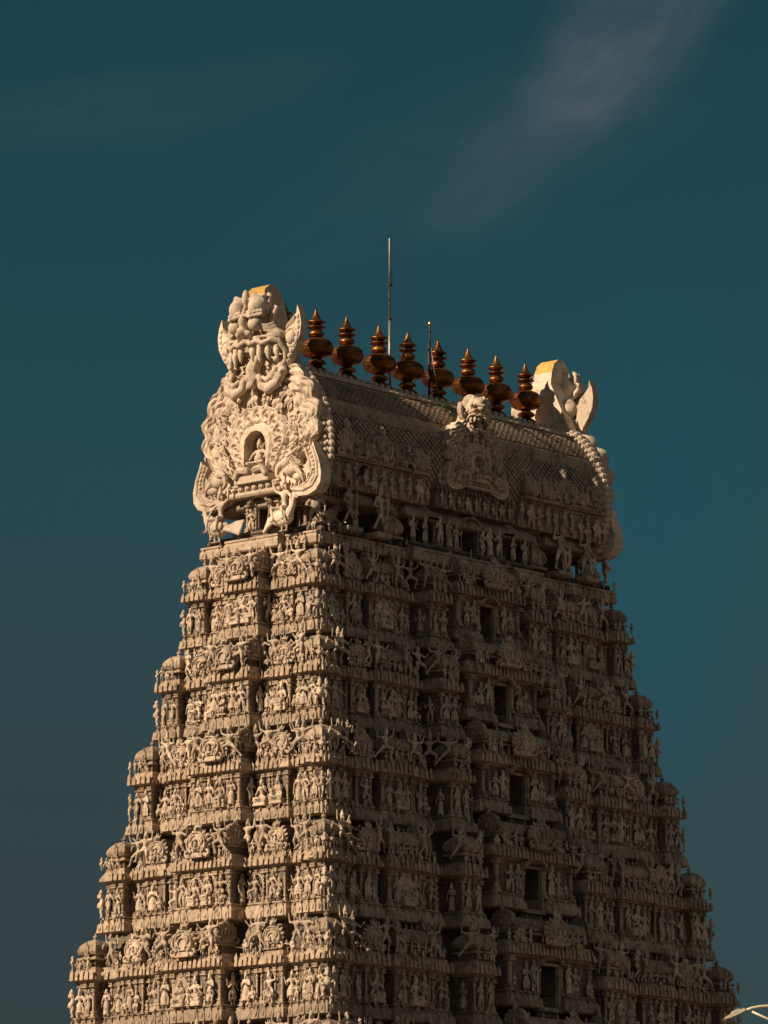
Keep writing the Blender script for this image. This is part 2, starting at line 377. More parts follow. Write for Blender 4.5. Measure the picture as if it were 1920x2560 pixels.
DWARF = figure('stout_dwarf', [(-1, (-.27, -.02, .52), (-.17, -.16, .44)), (1, (.27, -.02, .50), (.25, -.08, .34))],
           [(-1, (-.14, -.04, .24), (-.14, 0, .05)), (1, (.14, -.04, .24), (.15, 0, .05))], pel=(0, 0, .40), chest=(0, 0, .60), head=(0, -.05, .85), stout=1.25, hs=1.55, crown=2, voxel=.016)
def bird(b):
    # big long-tailed bird under the rider, head towards +X
    b.ball((0, -.05, .30), (.36, .17, .18)); b.chain([(.25, -.08, .36), (.40, -.1, .5), (.46, -.1, .66)], [.12, .08, .06]); b.ball((.48, -.1, .70), (.075, .06, .06)); b.cone((.53, -.1, .69), (.62, -.1, .66), .03, .008)
    for i in range(6): b.chain([(-.22, -.1+.02*i, .28), (-.50, -.08+.03*i, .20+.035*i), (-.72, -.03+.03*i, .10+.06*i)], [.06, .05, .035])
    for k, x in enumerate((-.05, .12)): b.chain([(x, -.06, .2), (x+.04, -.06, .1), (x, -.06, 0)], [.04, .025, .022]); b.ball((x+.04, -.1, .012), (.07, .06, .015))
    b.ball((-.05, -.2, .34), (.24, .05, .12))
RIDER = figure('bird_rider', [(-1, (-.3, -.02, .92), (-.36, -.06, 1.12)), (1, (.28, -.04, .74), (.34, -.12, .58))],
           [(-1, (-.18, -.26, .5), (-.12, -.28, .22)), (1, (.2, -.26, .5), (.24, -.26, .24))], pel=(0, 0, .54), chest=(0, 0, .80), head=(0, -.02, 1.01), extra=bird, voxel=.016, mat=M_CREAM)
def bullmesh():
    b = MB()
    b.ball((0, 0, .26), (.42, .2, .22)); b.ball((.22, 0, .42), (.18, .15, .16)); b.chain([(.3, 0, .42), (.44, -.02, .6)], [.15, .11]); b.cap((.46, -.03, .64), (.6, -.05, .56), .1, .07)
    for s in (-1, 1):
        b.chain([(.44, s*.07, .72), (.43, s*.12, .84), (.47, s*.09, .92)], [.03, .024, .012]); b.ball((.40, s*.13, .66), (.05, .06, .03))
        b.chain([(.3, s*.14, .2), (.5, s*.15, .12), (.36, s*.16, .05)], [.075, .06, .045]); b.chain([(-.25, s*.17, .2), (-.05, s*.22, .1), (-.22, s*.22, .05)], [.11, .07, .05])
    b.box(-.5, .6, -.28, .25, 0, .06)
    return b.mesh('seated_bull', M_STUCCO, True, .022)
BULL = bullmesh()
SMALL = []
for i, (f, vx) in enumerate(((0, 0), (1, 0), (2, 0))):
    pass
SMALL = [figure('small_figure', a, l, voxel=.04, **k) for a, l, k in (
    ([(-1, (-.2, -.02, .6), (-.08, -.12, .7)), (1, (.2, -.02, .6), (.2, -.1, .5))], [(-1, (-.07, -.02, .28), (-.07, 0, .04)), (1, (.07, -.02, .28), (.07, 0, .04))], dict(crown=1)),
    ([(-1, (-.24, 0, .66), (-.28, -.05, .9)), (1, (.22, 0, .6), (.15, -.08, .48))], [(-1, (-.12, -.03, .28), (-.14, 0, .04)), (1, (.1, -.06, .3), (.08, 0, .04))], dict(crown=2)),
    ([(-1, (-.2, -.05, .45), (-.08, -.16, .42)), (1, (.2, -.05, .45), (.22, -.16, .36))], [(-1, (-.2, -.16, .36), (-.12, -.14, .08)), (1, (.22, -.14, .34), (.14, -.14, .08))], dict(pel=(0, 0, .3), chest=(0, 0, .52), head=(0, -.02, .7), crown=1)),
    ([(-1, (-.24, 0, .56), (-.2, -.1, .4)), (1, (.24, 0, .56), (.2, -.1, .4))], [(-1, (-.14, -.04, .24), (-.14, 0, .05)), (1, (.14, -.04, .24), (.14, 0, .05))], dict(pel=(0, 0, .4), chest=(0, 0, .6), head=(0, -.03, .82), stout=1.4, hs=1.5, crown=3)),
)]

# ------------------------------------------------------------------ ornament kit
def arc_outline(w, h, neck=.72, n=20):
    """horseshoe: narrow neck at the bottom, round head"""
    pts = []
    for i in range(n+1):
        a = -pi*.28 + (pi*1.56)*i/n
        pts.append((w*cos(a)*(1-.06*max(0, sin(a))), h*.55 + h*.45*sin(a)*(1.0 if sin(a) < .8 else 1.03)))
    pts += [(-w*neck, h*.10), (-w*neck*.95, 0), (w*neck*.95, 0), (w*neck, h*.10)]
    return pts
def plaque(seed, simple=False):
    """a gable plaque about 1 m high and 0.9 m wide: stepped horseshoe with crest, side curls and little head"""
    rnd = random.Random(seed); b = MB()
    o = arc_outline(.42, .82)
    c = (0, .40)
    def sc(k, dz=0): return [(x*k, c[1]+(z-c[1])*k+dz) for x, z in o]
    b.prism(sc(1), -.10, .10, bevel=.03)
    # raised rings, each a band of its own height
    def ring(k0, k1, y):
        A = sc(k0); B = sc(k1); n = len(A)
        vs = [(x, y, z) for x, z in A]+[(x, y, z) for x, z in B]+[(x, -.09, z) for x, z in A]+[(x, -.09, z) for x, z in B]
        fs = []
        for i in range(n):
            j = (i+1) % n
            fs += [(i, j, n+j, n+i), (j, i, 2*n+i, 2*n+j), (n+i, n+j, 3*n+j, 3*n+i)]
        b.add(vs, fs)
    ring(.98, .90, -.145); ring(.50, .40, -.15)
    for sx in (-1, 1):
        b.chain([(sx*.08, -.11, .70), (sx*.22, -.12, .66), (sx*.28, -.12, .50), (sx*.22, -.12, .42)], [.03, .04, .035, .025], None, 6)
        b.chain([(sx*.22, -.11, .20), (sx*.30, -.12, .30), (sx*.24, -.12, .34)], [.045, .04, .03], None, 6)
    for i in range(7):
        a = pi*.1+pi*.8*i/6
        b.ball((.36*cos(a), -.10, .459+.31*sin(a)), (.03, .04, .03), None, 6, 5)
    if rnd.random() < .6:
        b.ball((0, -.13, .40), (.07, .07, .12), None, 8, 6); b.ball((0, -.15, .54), .05, None, 8, 6); b.ball((0, -.15, .27), (.12, .06, .05), None, 8, 6)
    for s in (-1, 1):
        b.chain([(s*.30, -.05, .10), (s*.42, -.06, .04), (s*.50, -.07, .10), (s*.50, -.07, .20), (s*.43, -.08, .22)], [.07, .065, .055, .045, .04], None, 7)
        for k in range(5):
            a = -.25+.42*k
            b.cone((s*.38*cos(a), 0, .46+.33*sin(a)), (s*.50*cos(a)*1.05, .0, .50+.44*sin(a)), .075, .015, 6)
    b.ball((0, -.06, .90), (.10, .10, .09), None, 10, 7); b.ball((0, -.13, .86), (.06, .05, .05), None, 8, 6)
    for s in (-1, 1):
        b.ball((s*.045, -.14, .92), .028, None, 8, 5); b.cone((s*.07, -.03, .93), (s*.17, -.02, 1.05), .05, .01, 6); b.cone((s*.03, -.03, .98), (s*.05, -.02, 1.12), .04, .01, 6)
    return b.mesh('gable_plaque', M_FIG)
PLAQUE = [plaque(1), plaque(5), plaque(9)]
def dome(seed, tall=1.0, sides=4):
    """square ribbed dome, half width .5 at the bulge, on its slab; small plaques on the sides and a pot on top"""
    b = MB(); t = tall
    b.sq(0, 0, 0, 0, [(.50, 0), (.55, .02), (.55, .07), (.50, .10), (.38, .11), (.37, .16)])
    prof = [(.38, .15), (.49, .21*t), (.545, .31*t), (.53, .40*t), (.455, .52*t), (.33, .63*t), (.2, .705*t), (.09, .74*t), (.05, .75*t)]
    if sides == 4: b.sq(0, 0, 0, 0, prof)
    else: b.lathe(0, 0, [(r*1.05, z) for r, z in prof], 16)
    b.lathe(0, 0, [(.09, .73*t), (.06, .77*t), (.11, .82*t), (.09, .88*t), (.03, .91*t), (.02, 1.0*t)], 8)
    for k in range(4):
        M = RZ(k*pi/2) @ T((0, -.51, .14)) @ SC(.30, .5, .42*t)
        o = arc_outline(.5, .95); b.prism(o, -.12, .3, M, bevel=.06); b.ball((0, -.1, .5), (.22, .1, .2), M, 8, 6); b.cone((0, 0, .9), (0, 0, 1.25), .14, .02, 6, M)
        if sides == 4:
            for q in (.16, .33, .5): b.chain([( (.5-q)*1.0 , -r-.008, z) for r, z in prof[1:5]], .012, RZ(k*pi/2), 5)
    return b.mesh('pavilion_dome', M_STUCCO)
DOME4 = dome(1); DOMET = dome(2, 1.15); DOMER = dome(3, 1.1, 16)
def barrel(nx=1.0, plates=True):
    """wagon roof, half length nx, half depth .45, height about .8"""
    b = MB()
    b.sq(0, 0, nx-.05, .34, [(.1, 0), (.16, .02), (.16, .07), (.1, .1), (0, .12)])
    sec = [(.33, .12), (.44, .2), (.475, .3), (.46, .42), (.37, .55), (.2, .64), (0, .67)]
    sec = [(-y, z) for y, z in sec] + [(y, z) for y, z in sec[::-1][1:]]
    n = len(sec); xs = [-nx+.05+(2*nx-.1)*i/10 for i in range(11)]
    vs = [(x, y*(1+(.02 if i % 2 else 0)), z) for i, x in enumerate(xs) for y, z in sec]
    fs = [(i*n+k, i*n+n+k, i*n+n+k+1, i*n+k+1) for i in range(10) for k in range(n-1)]
    fs += [tuple(range(n)), tuple(range(10*n, 11*n))[::-1]]
    b.add(vs, [f[::-1] for f in fs])
    for s in (-1, 1):
        M = T((s*nx, 0, .06)) @ RZ(s*pi/2)
        b.prism(arc_outline(.56, .86), -.07, .07, M, bevel=.04); b.prism([(x*.7, .07+z*.7) for x, z in arc_outline(.56, .86)], -.12, 0, M, bevel=.03)
        for i in range(9):
            a = -pi*.2+pi*1.4*i/8; b.ball((.46*cos(a), -.07, .47+.34*sin(a)), (.07, .06, .07), M, 7, 5); b.ball((.22*cos(a), -.13, .40+.20*sin(a)), (.05, .05, .05), M, 6, 5)
        b.ball((0, -.13, .36), (.09, .08, .14), M, 8, 6); b.ball((0, -.15, .54), .06, M, 7, 5)
        for q in (-1, 1): b.chain([(q*.40, -.06, .12), (q*.56, -.07, .08), (q*.62, -.07, .22), (q*.54, -.08, .28)], [.08, .07, .06, .04], M, 6)
        b.ball((0, -.04, .92), (.11, .1, .1), M, 8, 6); b.cone((0, 0, .95), (0, 0, 1.1), .08, .01, 6, M)
    for i in range(5):
        x = -nx*.7+nx*1.4*i/4; b.lathe(x, 0, [(.05, .65), (.035, .7), (.06, .74), (.02, .8), (.01, .86)], 6)
    for x in ((-nx*.45, nx*.45) if nx > .9 else (0,)):
        M = T((x, -.47, .16)); b.prism([(u*.4, z*.42) for u, z in arc_outline(.5, .9)], -.07, .2, M, bevel=.03); b.ball((0, -.07, .2), .07, M, 8, 6)
    return b.mesh('wagon_roof', M_STUCCO)
BARREL = {}
def barrel_for(nx):
    k = round(nx, 1)
    if k not in BARREL: BARREL[k] = barrel(k)
    return BARREL[k]
def pilaster_mesh():
    b = MB()
    b.sq(0, 0, .07, .07, [(.03, 0), (.03, .07), (.0, .09), (0, .12), (.02, .13), (.02, .16), (-.01, .18)])
    b.lathe(0, 0, [(.062, .17), (.058, .62), (.075, .64), (.075, .66), (.05, .68), (.05, .71), (.085, .76), (.085, .79), (.05, .82), (.05, .84), (.10, .87), (.10, .89)], 10)
    b.box(-.13, .13, -.13, .1, .885, .925); b.sq(0, 0, .07, .07, [(.0, .92), (.04, .97), (.05, 1.0)])
    return b.mesh('pilaster', M_STUCCO)
PILASTER = pilaster_mesh()
def archmesh():
    """scrolled hood over a window, one unit half width"""
    b = MB()
    pts = [(-1.25, .0, -.32), (-1.42, -.02, -.16), (-1.3, -.03, .0), (-1.06, -.04, -.05), (-.95, -.05, .14)] + [(.92*cos(a), -.05, .22+.42*sin(a)) for a in [pi-(pi*i/10) for i in range(11)]] + [(.95, -.05, .14), (1.06, -.04, -.05), (1.3, -.03, .0), (1.42, -.02, -.16), (1.25, 0, -.32)]
    b.tube(pts, .12, 8); b.tube([(x*.88, y-.08, z*.9) for x, y, z in pts], .05, 6)
    b.ball((0, -.12, .72), (.2, .14, .16), None, 8, 6); b.cone((0, 0, .8), (0, 0, 1.05), .12, .02, 6)
    return b.mesh('window_hood', M_STUCCO)
HOOD = archmesh()

# ------------------------------------------------------------------ registry of small parts: 100 largest per kind become parts, the rest one part
REG = {}
def put(kind, me, M, parent):
    REG.setdefault(kind, []).append((me, M, parent))
FACE = {'long': 0.0, 'gable': -pi/2, 'back': pi, 'far': pi/2}
def at(face, u, d, z): return RZ(FACE[face]) @ T((u, -d, z))

# ------------------------------------------------------------------ the tower
tower = empty('temple_tower', (0, 0, 0))
tag(tower, 'tall tapering stucco temple tower crowded with tiers of carved figures under a wagon roof', 'temple tower')
ZC = [17.30, 21.04, 24.71, 28.31, 31.78, 35.20]
PP = [3.78, 3.74, 3.67, 3.60, 3.47, 3.42]       # pitch below each dome centre
def AB(z): return 9.674-.189*(z-30), 3.90-.208*(z-30)
rng = random.Random(4)

LEDGE = [(.02, 0), (.20, .0), (.27, .012), (.28, .03), (.25, .085), (.25, .10), (.19, .108), (.17, .118), (.17, .135)]
BASEM = [(.17, .135), (.08, .137), (.08, .15), (.13, .153), (.13, .168), (.04, .172)]
KAPOTA = [(.02, .505), (.05, .51), (.05, .522), (.14, .528), (.20, .533), (.215, .54), (.20, .562), (.14, .592), (.08, .618), (.05, .635), (.05, .66)]

def plates_on(mb, M, u0, u1, d, z, h, rnd, tri=True):
    """row of small pointed plates standing on a ledge face"""
    n = max(1, int(round((u1-u0)/.36))); st = (u1-u0)/n
    for i in range(n):
        if rnd.random() < .12: continue
        u = u0+st*(i+.5); w = st*rnd.uniform(.36, .44); hh = h*rnd.uniform(.9, 1.12)
        o = [(-w, 0), (w, 0), (w*1.02, hh*.35), (w*.78, hh*.68), (w*.25, hh*.92), (0, hh*1.12), (-w*.25, hh*.92), (-w*.78, hh*.68), (-w*1.02, hh*.35)]
        MM = M @ T((u, -d, z)) @ Matrix.Rotation(radians(-9), 4, 'X')
        mb.prism(o, -.09, .16, MM, bevel=.04)
        mb.ball((0, -.09, hh*.42), (w*.5, .05, hh*.25), MM, 8, 5); mb.ball((0, -.03, hh*1.16), (w*.3, .06, hh*.14), MM, 6, 5)
def leaves_on(mb, M, u0, u1, d, z, rnd, h=.40):
    n = max(1, int((u1-u0)/.22)); st = (u1-u0)/n
    for i in range(n):
        if rnd.random() < .1: continue
        u = u0+st*(i+.5); hh = h*rnd.uniform(.7, 1.25); w = st*rnd.uniform(.28, .37)
        mb.add([(u-w, -d-.10, z-.02), (u+w, -d-.10, z-.02), (u+w*.9, -d-.07, z+hh*.6), (u, -d-.03, z+hh), (u-w*.9, -d-.07, z+hh*.6), (u, -d+.16, z)],
               [(0, 1, 2, 3, 4), (1, 5, 2), (2, 5, 3), (3, 5, 4), (4, 5, 0)], M)

def kudus_on(mb, M, u0, u1, d, z, rnd):
    n = max(1, int((u1-u0)/.62)); st = (u1-u0)/n
    for i in range(n):
        u = u0+st*(i+.5); MM = M @ T((u, -d, z)) @ Matrix.Rotation(radians(-22), 4, 'X')
        mb.prism(arc_outline(.19, .36), -.06, .2, MM, bevel=.05); mb.ball((0, -.07, .17), (.08, .06, .08), MM, 7, 5); mb.cone((0, .02, .36), (0, .04, .5), .06, .01, 6, MM)
def row_of_small(face, u0, u1, d, z, h, rnd, root, keep=.8):
    n = max(1, int((u1-u0)/.36)); st = (u1-u0)/n
    for i in range(n):
        if rnd.random() > keep: continue
        put('small_figure', rnd.choice(SMALL), at(face, u0+st*(i+rnd.uniform(.3, .7)), d, z) @ RZ(rnd.uniform(-.6, .6)) @ SC(h*rnd.uniform(.75, 1.2)), root)

def bays(half, which):
    if which == 'long':
        s = half/9.9; e0 = .80*half+.40*s; e1 = half-.46*(.75+.25*s); lk = [(q*(e0+e1)/2, (e1-e0)/2-.02, -.42, 'link') for q in (-1, 1)]
        return lk+[(-.80*half, .40*s, -.20, 'plaque'), (-.63*half, .84*s, -.06, 'wagon'), (-.485*half, .33*s, -.22, 'pot'), (-.335*half, .48*s, .46, 'kiosk'),
                (.335*half, .48*s, .46, 'kiosk'), (.485*half, .33*s, -.22, 'pot'), (.63*half, .84*s, -.06, 'wagon'), (.80*half, .40*s, -.20, 'plaque'),
                (0, .215*half, .42, 'centre')]
    s = half/4.5; e0 = .60*half+.40*s; e1 = half-.46; lk = [(q*(e0+e1)/2, (e1-e0)/2-.02, -.42, 'link') for q in (-1, 1)] if e1-e0 > .35 else []
    return lk+[(-.60*half, .40*s, -.14, 'plaque'), (-.40*half, .30*s, -.20, 'pot'), (.40*half, .30*s, -.20, 'pot'), (.60*half, .40*s, -.14, 'plaque'), (0, .27*half, .50, 'centre')]

def tier(k, figures=True):
    zc, P = ZC[k], PP[k]; L0 = zc-.81*P; a, b = AB(zc); cw = .43*(.75+.25*a/9.9)
    wall, cor, led = MB(), MB(), MB()
    root = bpy.data.objects.new('tier', bpy.data.meshes.new('tier')); COL.objects.link(root); root.parent = tower
    z = lambda f: L0+f*P
    cx, cy = a+.46-1.22, b+.46-1.22
    sl = .55*a/9.9+.02
    # core with the passage behind the windows
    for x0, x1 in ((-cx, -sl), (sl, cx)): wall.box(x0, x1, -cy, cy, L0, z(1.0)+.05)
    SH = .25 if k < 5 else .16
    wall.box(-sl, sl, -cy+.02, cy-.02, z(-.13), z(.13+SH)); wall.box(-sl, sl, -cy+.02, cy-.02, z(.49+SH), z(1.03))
    # a continuous low ledge behind the bays
    led.sq(0, 0, cx, cy, [(o*.4, z(f)+.006) for o, f in LEDGE[1:]]); cor.sq(0, 0, cx, cy, [(o*.4, z(f)+.009) for o, f in KAPOTA])
    J = [0]; SHZ = [0]
    def stack(M, u, hw, d, hd, ledge=True, walls=True, off=0):
        """bay: half width hw, front at d, half depth hd"""
        J[0] += 1; e = .0035*(J[0] % 7); z = lambda f, o_=SHZ[0]: L0+f*P+o_
        lp_ = [(o, z(f)+e) for o, f in LEDGE+BASEM]
        if ledge is True: led.sq(u, -(d-hd), hw, hd, lp_, M)
        else:      # two ledges with the window passage between them
            for s in (-1, 1): led.sq(s*(hw+ledge+.28)/2, -(d-hd), (hw-ledge-.28)/2, hd, lp_, M)
            for s in (-1, 1): led.box(min(s*ledge, s*(ledge+.3)), max(s*ledge, s*(ledge+.3)), -(d-.06), -(d-2*hd), z(.002), z(.17), M)
        if walls:
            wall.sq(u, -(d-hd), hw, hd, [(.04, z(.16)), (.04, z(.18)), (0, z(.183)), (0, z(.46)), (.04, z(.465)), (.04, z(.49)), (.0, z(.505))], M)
        cor.sq(u, -(d-hd), hw, hd, [(o, z(f)+e) for o, f in KAPOTA], M)
    faces = ('long', 'gable', 'back', 'far')
    ident = Matrix.Identity(4)
    # corner pavilions
    for sx in (-1, 1):
        for sy in (-1, 1):
            stack(ident, sx*a, cw, -sy*b+cw, cw)
            wall.sq(sx*a, sy*b, cw*.80, cw*.80, [(.0, z(.65)), (0, z(.74)), (.05, z(.745))])
            put('corner_dome', DOME4, T((sx*a, sy*b, z(.735))) @ SC(cw/.46*.92, None, P*.285), root)
    for face in faces:
        lg = face in ('long', 'back'); M = RZ(FACE[face]); half, B = (a, b+.46) if lg else (b, a+.46)
        vis = figures and face in ('long', 'gable'); fr = random.Random(k*17+(0 if lg else 5))
        sc = P/3.6
        z = lambda f: L0+f*P
        # ledge plates and kapota leaves of the corner bays
        for s in (-1, 1):
            if face in ('long', 'gable'):
                plates_on(led, M, s*half-cw-.2, s*half+cw+.2, B+.235, z(.008), .118*P, fr)
                leaves_on(cor, M, s*half-cw-.2, s*half+cw+.2, B+.19, z(.540), fr); kudus_on(cor, M, s*half-cw-.1, s*half+cw+.1, B+.20, z(.54), fr)
                if figures: row_of_small(face, s*half-cw, s*half+cw, B+.12, z(.62), .12*P, fr, root, .7); row_of_small(face, s*half-cw, s*half+cw, B+.24, z(.108), .10*P, fr, root, .5)
        if vis:
            for s in (-1, 1):
                # figures of the corner bay
                for q in (-.5, .45):
                    fig = fr.choice(STAND); put('standing_figure', fig, at(face, s*(half+q*cw*1.1), B+.10, z(.165)) @ RZ(fr.uniform(-.3, .3)) @ SC(.285*P*fr.uniform(.92, 1.02)), root)
                put('pilaster', PILASTER, at(face, s*(half-cw*.95), B+.03, z(.165)) @ SC(1, 1, P*.335), root)
                put('pilaster', PILASTER, at(face, s*(half-.02), B+.02, z(.165)) @ SC(1, 1, P*.335), root)
                for q in (-.8, -.25, .3):
                    put('small_figure', fr.choice(SMALL), at(face, s*half+q*cw*1.15, B+.06, z(.652)) @ RZ(fr.uniform(-.5, .5)) @ SC(.135*P*fr.uniform(.8, 1.15)), root)
                if (face, s) not in (('long', 1), ('gable', -1)): put('lunging_figure', fr.choice(LIFT), at(face, s*(half-cw*1.05), B+.02, z(.66)+.05) @ RZ(fr.uniform(-.4, .4)) @ SC(fr.choice((-1, 1))*.34*P, .34*P, .34*P*fr.uniform(.9, 1.1)), root)
        for (u, hw, proj, kind) in bays(half, 'long' if lg else 'gable'):
            dz_ = SH*P if (kind == 'centre' and lg) else 0
            z = lambda f, o_=dz_: L0+f*P+o_
            SHZ[0] = dz_
            d = B+proj; hd = (1.22+proj)/2+.12
            if kind == 'centre' and lg:
                w = .55*a/9.9
                stack(M, u, hw, d, hd, ledge=w, walls=False)
                for s in (-1, 1):
                    c = s*(hw+w)/2; wall.sq(c, -(d-hd), (hw-w)/2, hd, [(0, z(.16)), (0, z(.505))], M)
                wall.sq(0, -(d-hd), w+.02, hd-.05, [(0, z(-.06)), (0, z(.03))], M)
                wall.sq(0, -(d-hd), w+.02, hd-.03, [(0, z(.455)), (0, z(.51))], M)
            else:
                stack(M, u, hw, d, hd)
            if face in ('long', 'gable'):
                if kind == 'centre' and lg:
                    for q0, q1 in ((u-hw-.2, u-.75*a/9.9), (u+.75*a/9.9, u+hw+.2)): plates_on(led, M, q0, q1, d+.235, z(.008), .118*P, fr)
                else: plates_on(led, M, u-hw-.2, u+hw+.2, d+.235, z(.008), .118*P, fr)
                leaves_on(cor, M, u-hw-.2, u+hw+.2, d+.19, z(.540), fr); kudus_on(cor, M, u-hw-.1, u+hw+.1, d+.20, z(.54), fr)
                if figures: row_of_small(face, u-hw-.1, u+hw+.1, d+.13, z(.615), .13*P, fr, root, .75); row_of_small(face, u-hw, u+hw, d+.24, z(.108), .10*P, fr, root, .4 if kind != 'centre' else .0)
            # upper storey of each bay
            if kind == 'plaque':
                wall.sq(u, -(d-hd), hw*.7, hd-.1, [(0, z(.65)), (0, z(.92))], M)
                put('gable_plaque', fr.choice(PLAQUE), at(face, u, d-.05, z(.675)) @ SC(1.05*sc*(.92 if not lg else 1.05), 1, .275*P), root)
            elif kind == 'link':
                wall.sq(u, -(d-hd), hw*.9, hd-.2, [(0, z(.65)), (0, z(.80)), (.05, z(.81)), (.05, z(.84)), (-.02, z(.86)), (-.04, z(.99))], M)
            elif kind == 'pot':
                wall.sq(u, -(d-hd), hw*.75, hd-.1, [(0, z(.65)), (0, z(.735)), (.03, z(.75))], M)
                put('pavilion_dome', DOMER, at(face, u, d-hw*.8, z(.735)) @ SC(hw*2*.86, None, P*.27), root)
            elif kind == 'kiosk':
                wall.sq(u, -(d-hd), hw*.85, hd-.08, [(0, z(.65)), (0, z(.74)), (.04, z(.745))], M)
                put('pavilion_dome', DOMET, at(face, u, d-hw*.75, z(.735)) @ SC(hw*2*.98, None, P*.262), root)
            elif kind == 'wagon':
                wall.sq(u, -(d-hd), hw*.85, hd-.1, [(0, z(.65)), (0, z(.735)), (.03, z(.745))], M)
                put('wagon_roof', barrel_for(hw*.92), at(face, u, d-.30, z(.735)) @ SC(1, .82, P*.285), root)
            else:
                wall.sq(u, -(d-hd), hw*.92, hd-.1, [(0, z(.65)), (0, z(.725)), (.03, z(.735))], M)
                put('wagon_roof', barrel_for(hw*.92), at(face, u, d-.36, z(.735)) @ SC(1, 1.0, P*.26), root)
                put('gable_plaque', PLAQUE[(k+lg) % 3], at(face, u, d+(.36 if lg else .28), z(.64)) @ SC(1.25*sc if lg else 1.12*sc, 1.4, .32*P), root)
            if not vis: continue
            if not (kind == 'centre' and lg):
                n = max(2, int(round(hw*2/.40)))
                for i in range(n+1):
                    put('pilaster', PILASTER, at(face, u-hw*.97+2*hw*.97*i/n, d+.015, z(.166)) @ SC(.72, .72, P*.336), root)
            F = lambda kd, me, uu, dd, zz, s_, rz=0, mx=1: put(kd, me, at(face, uu, dd, zz) @ RZ(rz) @ SC(mx*s_, s_, s_*fr.uniform(.95, 1.05)), root)
            sf = .285*P
            if kind == 'link':
                n = max(1, int(hw*2/.55))
                for i in range(n):
                    uu = u-hw+2*hw*(i+.5)/n
                    F('standing_figure', fr.choice(STAND), uu, d+.16, z(.167), sf*fr.uniform(.9, 1.02), fr.uniform(-.4, .4))
                    F('small_figure', fr.choice(SMALL), uu, d+.12, z(.652), .14*P, fr.uniform(-.4, .4))
                F('lunging_figure', fr.choice(LIFT), u, d+.25, z(.66), sf*1.15, fr.uniform(-.5, .5), fr.choice((-1, 1)))
                F('small_figure', fr.choice(SMALL), u+.1, d+.05, z(.845), .14*P)
            if kind in ('plaque', 'pot'):
                r = fr.random()
                if r < .5: F('standing_figure', fr.choice(STAND), u-.08, d+.10, z(.167), sf, fr.uniform(-.3, .3)); F('small_figure', fr.choice(SMALL), u+.22, d+.08, z(.167), sf*.75)
                elif r < .78: F('seated_figure', fr.choice(SEAT), u, d+.12, z(.167), sf*1.15)
                else: F('dancing_figure', fr.choice(DANCE), u, d+.12, z(.167), sf*.98, 0, fr.choice((-1, 1)))
                F('small_figure', fr.choice(SMALL), u-.1, d+.14, z(.652), .145*P, fr.uniform(-.4, .4)); F('small_figure', fr.choice(SMALL), u+.16, d+.12, z(.652), .12*P)
                F('lunging_figure', fr.choice(LIFT), u+(hw+.1)*fr.choice((-1, 1)), d+.08, z(.66)+.04, sf*1.2, fr.uniform(-.4, .4), fr.choice((-1, 1)))
            if kind == 'wagon':
                F('seated_figure', fr.choice(SEAT), u, d+.14, z(.167), sf*1.2)
                for s in (-1, 1):
                    F('standing_figure', fr.choice(STAND), u+s*hw*.58, d+.09, z(.167), sf*fr.uniform(.85, 1), fr.uniform(-.3, .3))
                    put('pilaster', PILASTER, at(face, u+s*hw*.90, d+.03, z(.165)) @ SC(1, 1, P*.335), root)
                    F('lunging_figure', fr.choice(LIFT), u+s*hw*1.0, d+.16, z(.655), sf*1.15, fr.uniform(-.4, .4), s)
                for q in (-.6, -.2, .2, .6): F('small_figure', fr.choice(SMALL), u+q*hw, d+.14, z(.652), .13*P, fr.uniform(-.4, .4))
            if kind in ('wagon', 'centre', 'plaque', 'link'):
                for q in range(max(2, int(hw*2/.5))):
                    uu = u+hw*fr.uniform(-.95, .95)
                    if kind == 'centre' and lg and abs(uu-u) < .8: continue
                    F('small_figure', fr.choice(SMALL), uu, d+.2, z(.167), sf*fr.uniform(.42, .62), fr.uniform(-.5, .5))
            if kind == 'kiosk':
                for s in (-1, 1):
                    F('standing_figure', fr.choice(STAND), u+s*hw*.52, d+.10, z(.167), sf*fr.uniform(.92, 1.02), fr.uniform(-.3, .3))
                    put('pilaster', PILASTER, at(face, u+s*hw*.95, d+.02, z(.165)) @ SC(.9, .9, P*.335), root)
                F('lunging_figure', fr.choice(LIFT), u-hw*1.15, d-.1, z(.665)+.05, sf*1.25, fr.uniform(-.5, .2), -1); F('lunging_figure', fr.choice(LIFT), u+hw*1.15, d-.1, z(.665)+.05, sf*1.2, fr.uniform(-.2, .5), 1)
                for q in (-.7, 0, .7): F('small_figure', fr.choice(SMALL), u+q*hw, d+.1, z(.652), .13*P, fr.uniform(-.4, .4))
                # side of the projecting kiosk (it faces the gable end)
                F('standing_figure', fr.choice(STAND), u-hw-.1, d-.42, z(.167), sf*.95, -pi/2)
            if kind == 'centre' and lg:
                w = .55*a/9.9
                for s in (-1, 1):
                    F('standing_figure', fr.choice(STAND), u+s*(w+.38), d+.12, z(.167), sf*1.06, fr.uniform(-.2, .2)); F('standing_figure', fr.choice(STAND), u+s*(w+.80), d+.10, z(.167), sf*.92, fr.uniform(-.2, .2))
                    put('pilaster', PILASTER, at(face, u+s*(w+.08), d+.04, z(.165)) @ SC(.9, .9, P*.335), root)
                    put('pilaster', PILASTER, at(face, u+s*(hw-.12), d+.06, z(.165)) @ SC(1.5, 1.5, P*.335), root)
                    F('small_figure', fr.choice(SMALL), u+s*hw*.5, d+.16, z(.652), .15*P); F('small_figure', fr.choice(SMALL), u+s*hw*.8, d+.16, z(.652), .15*P)
                    F('seated_figure', fr.choice(SEAT), u+s*hw*.66, d+.10, z(.655), .16*P)
                put('window_hood', HOOD, at(face, 0, d+.14, z(.47)) @ SC(w*.98, .9, .38*sc), root)
                fw = MB(); o = w-.01   # stone frame lining the opening
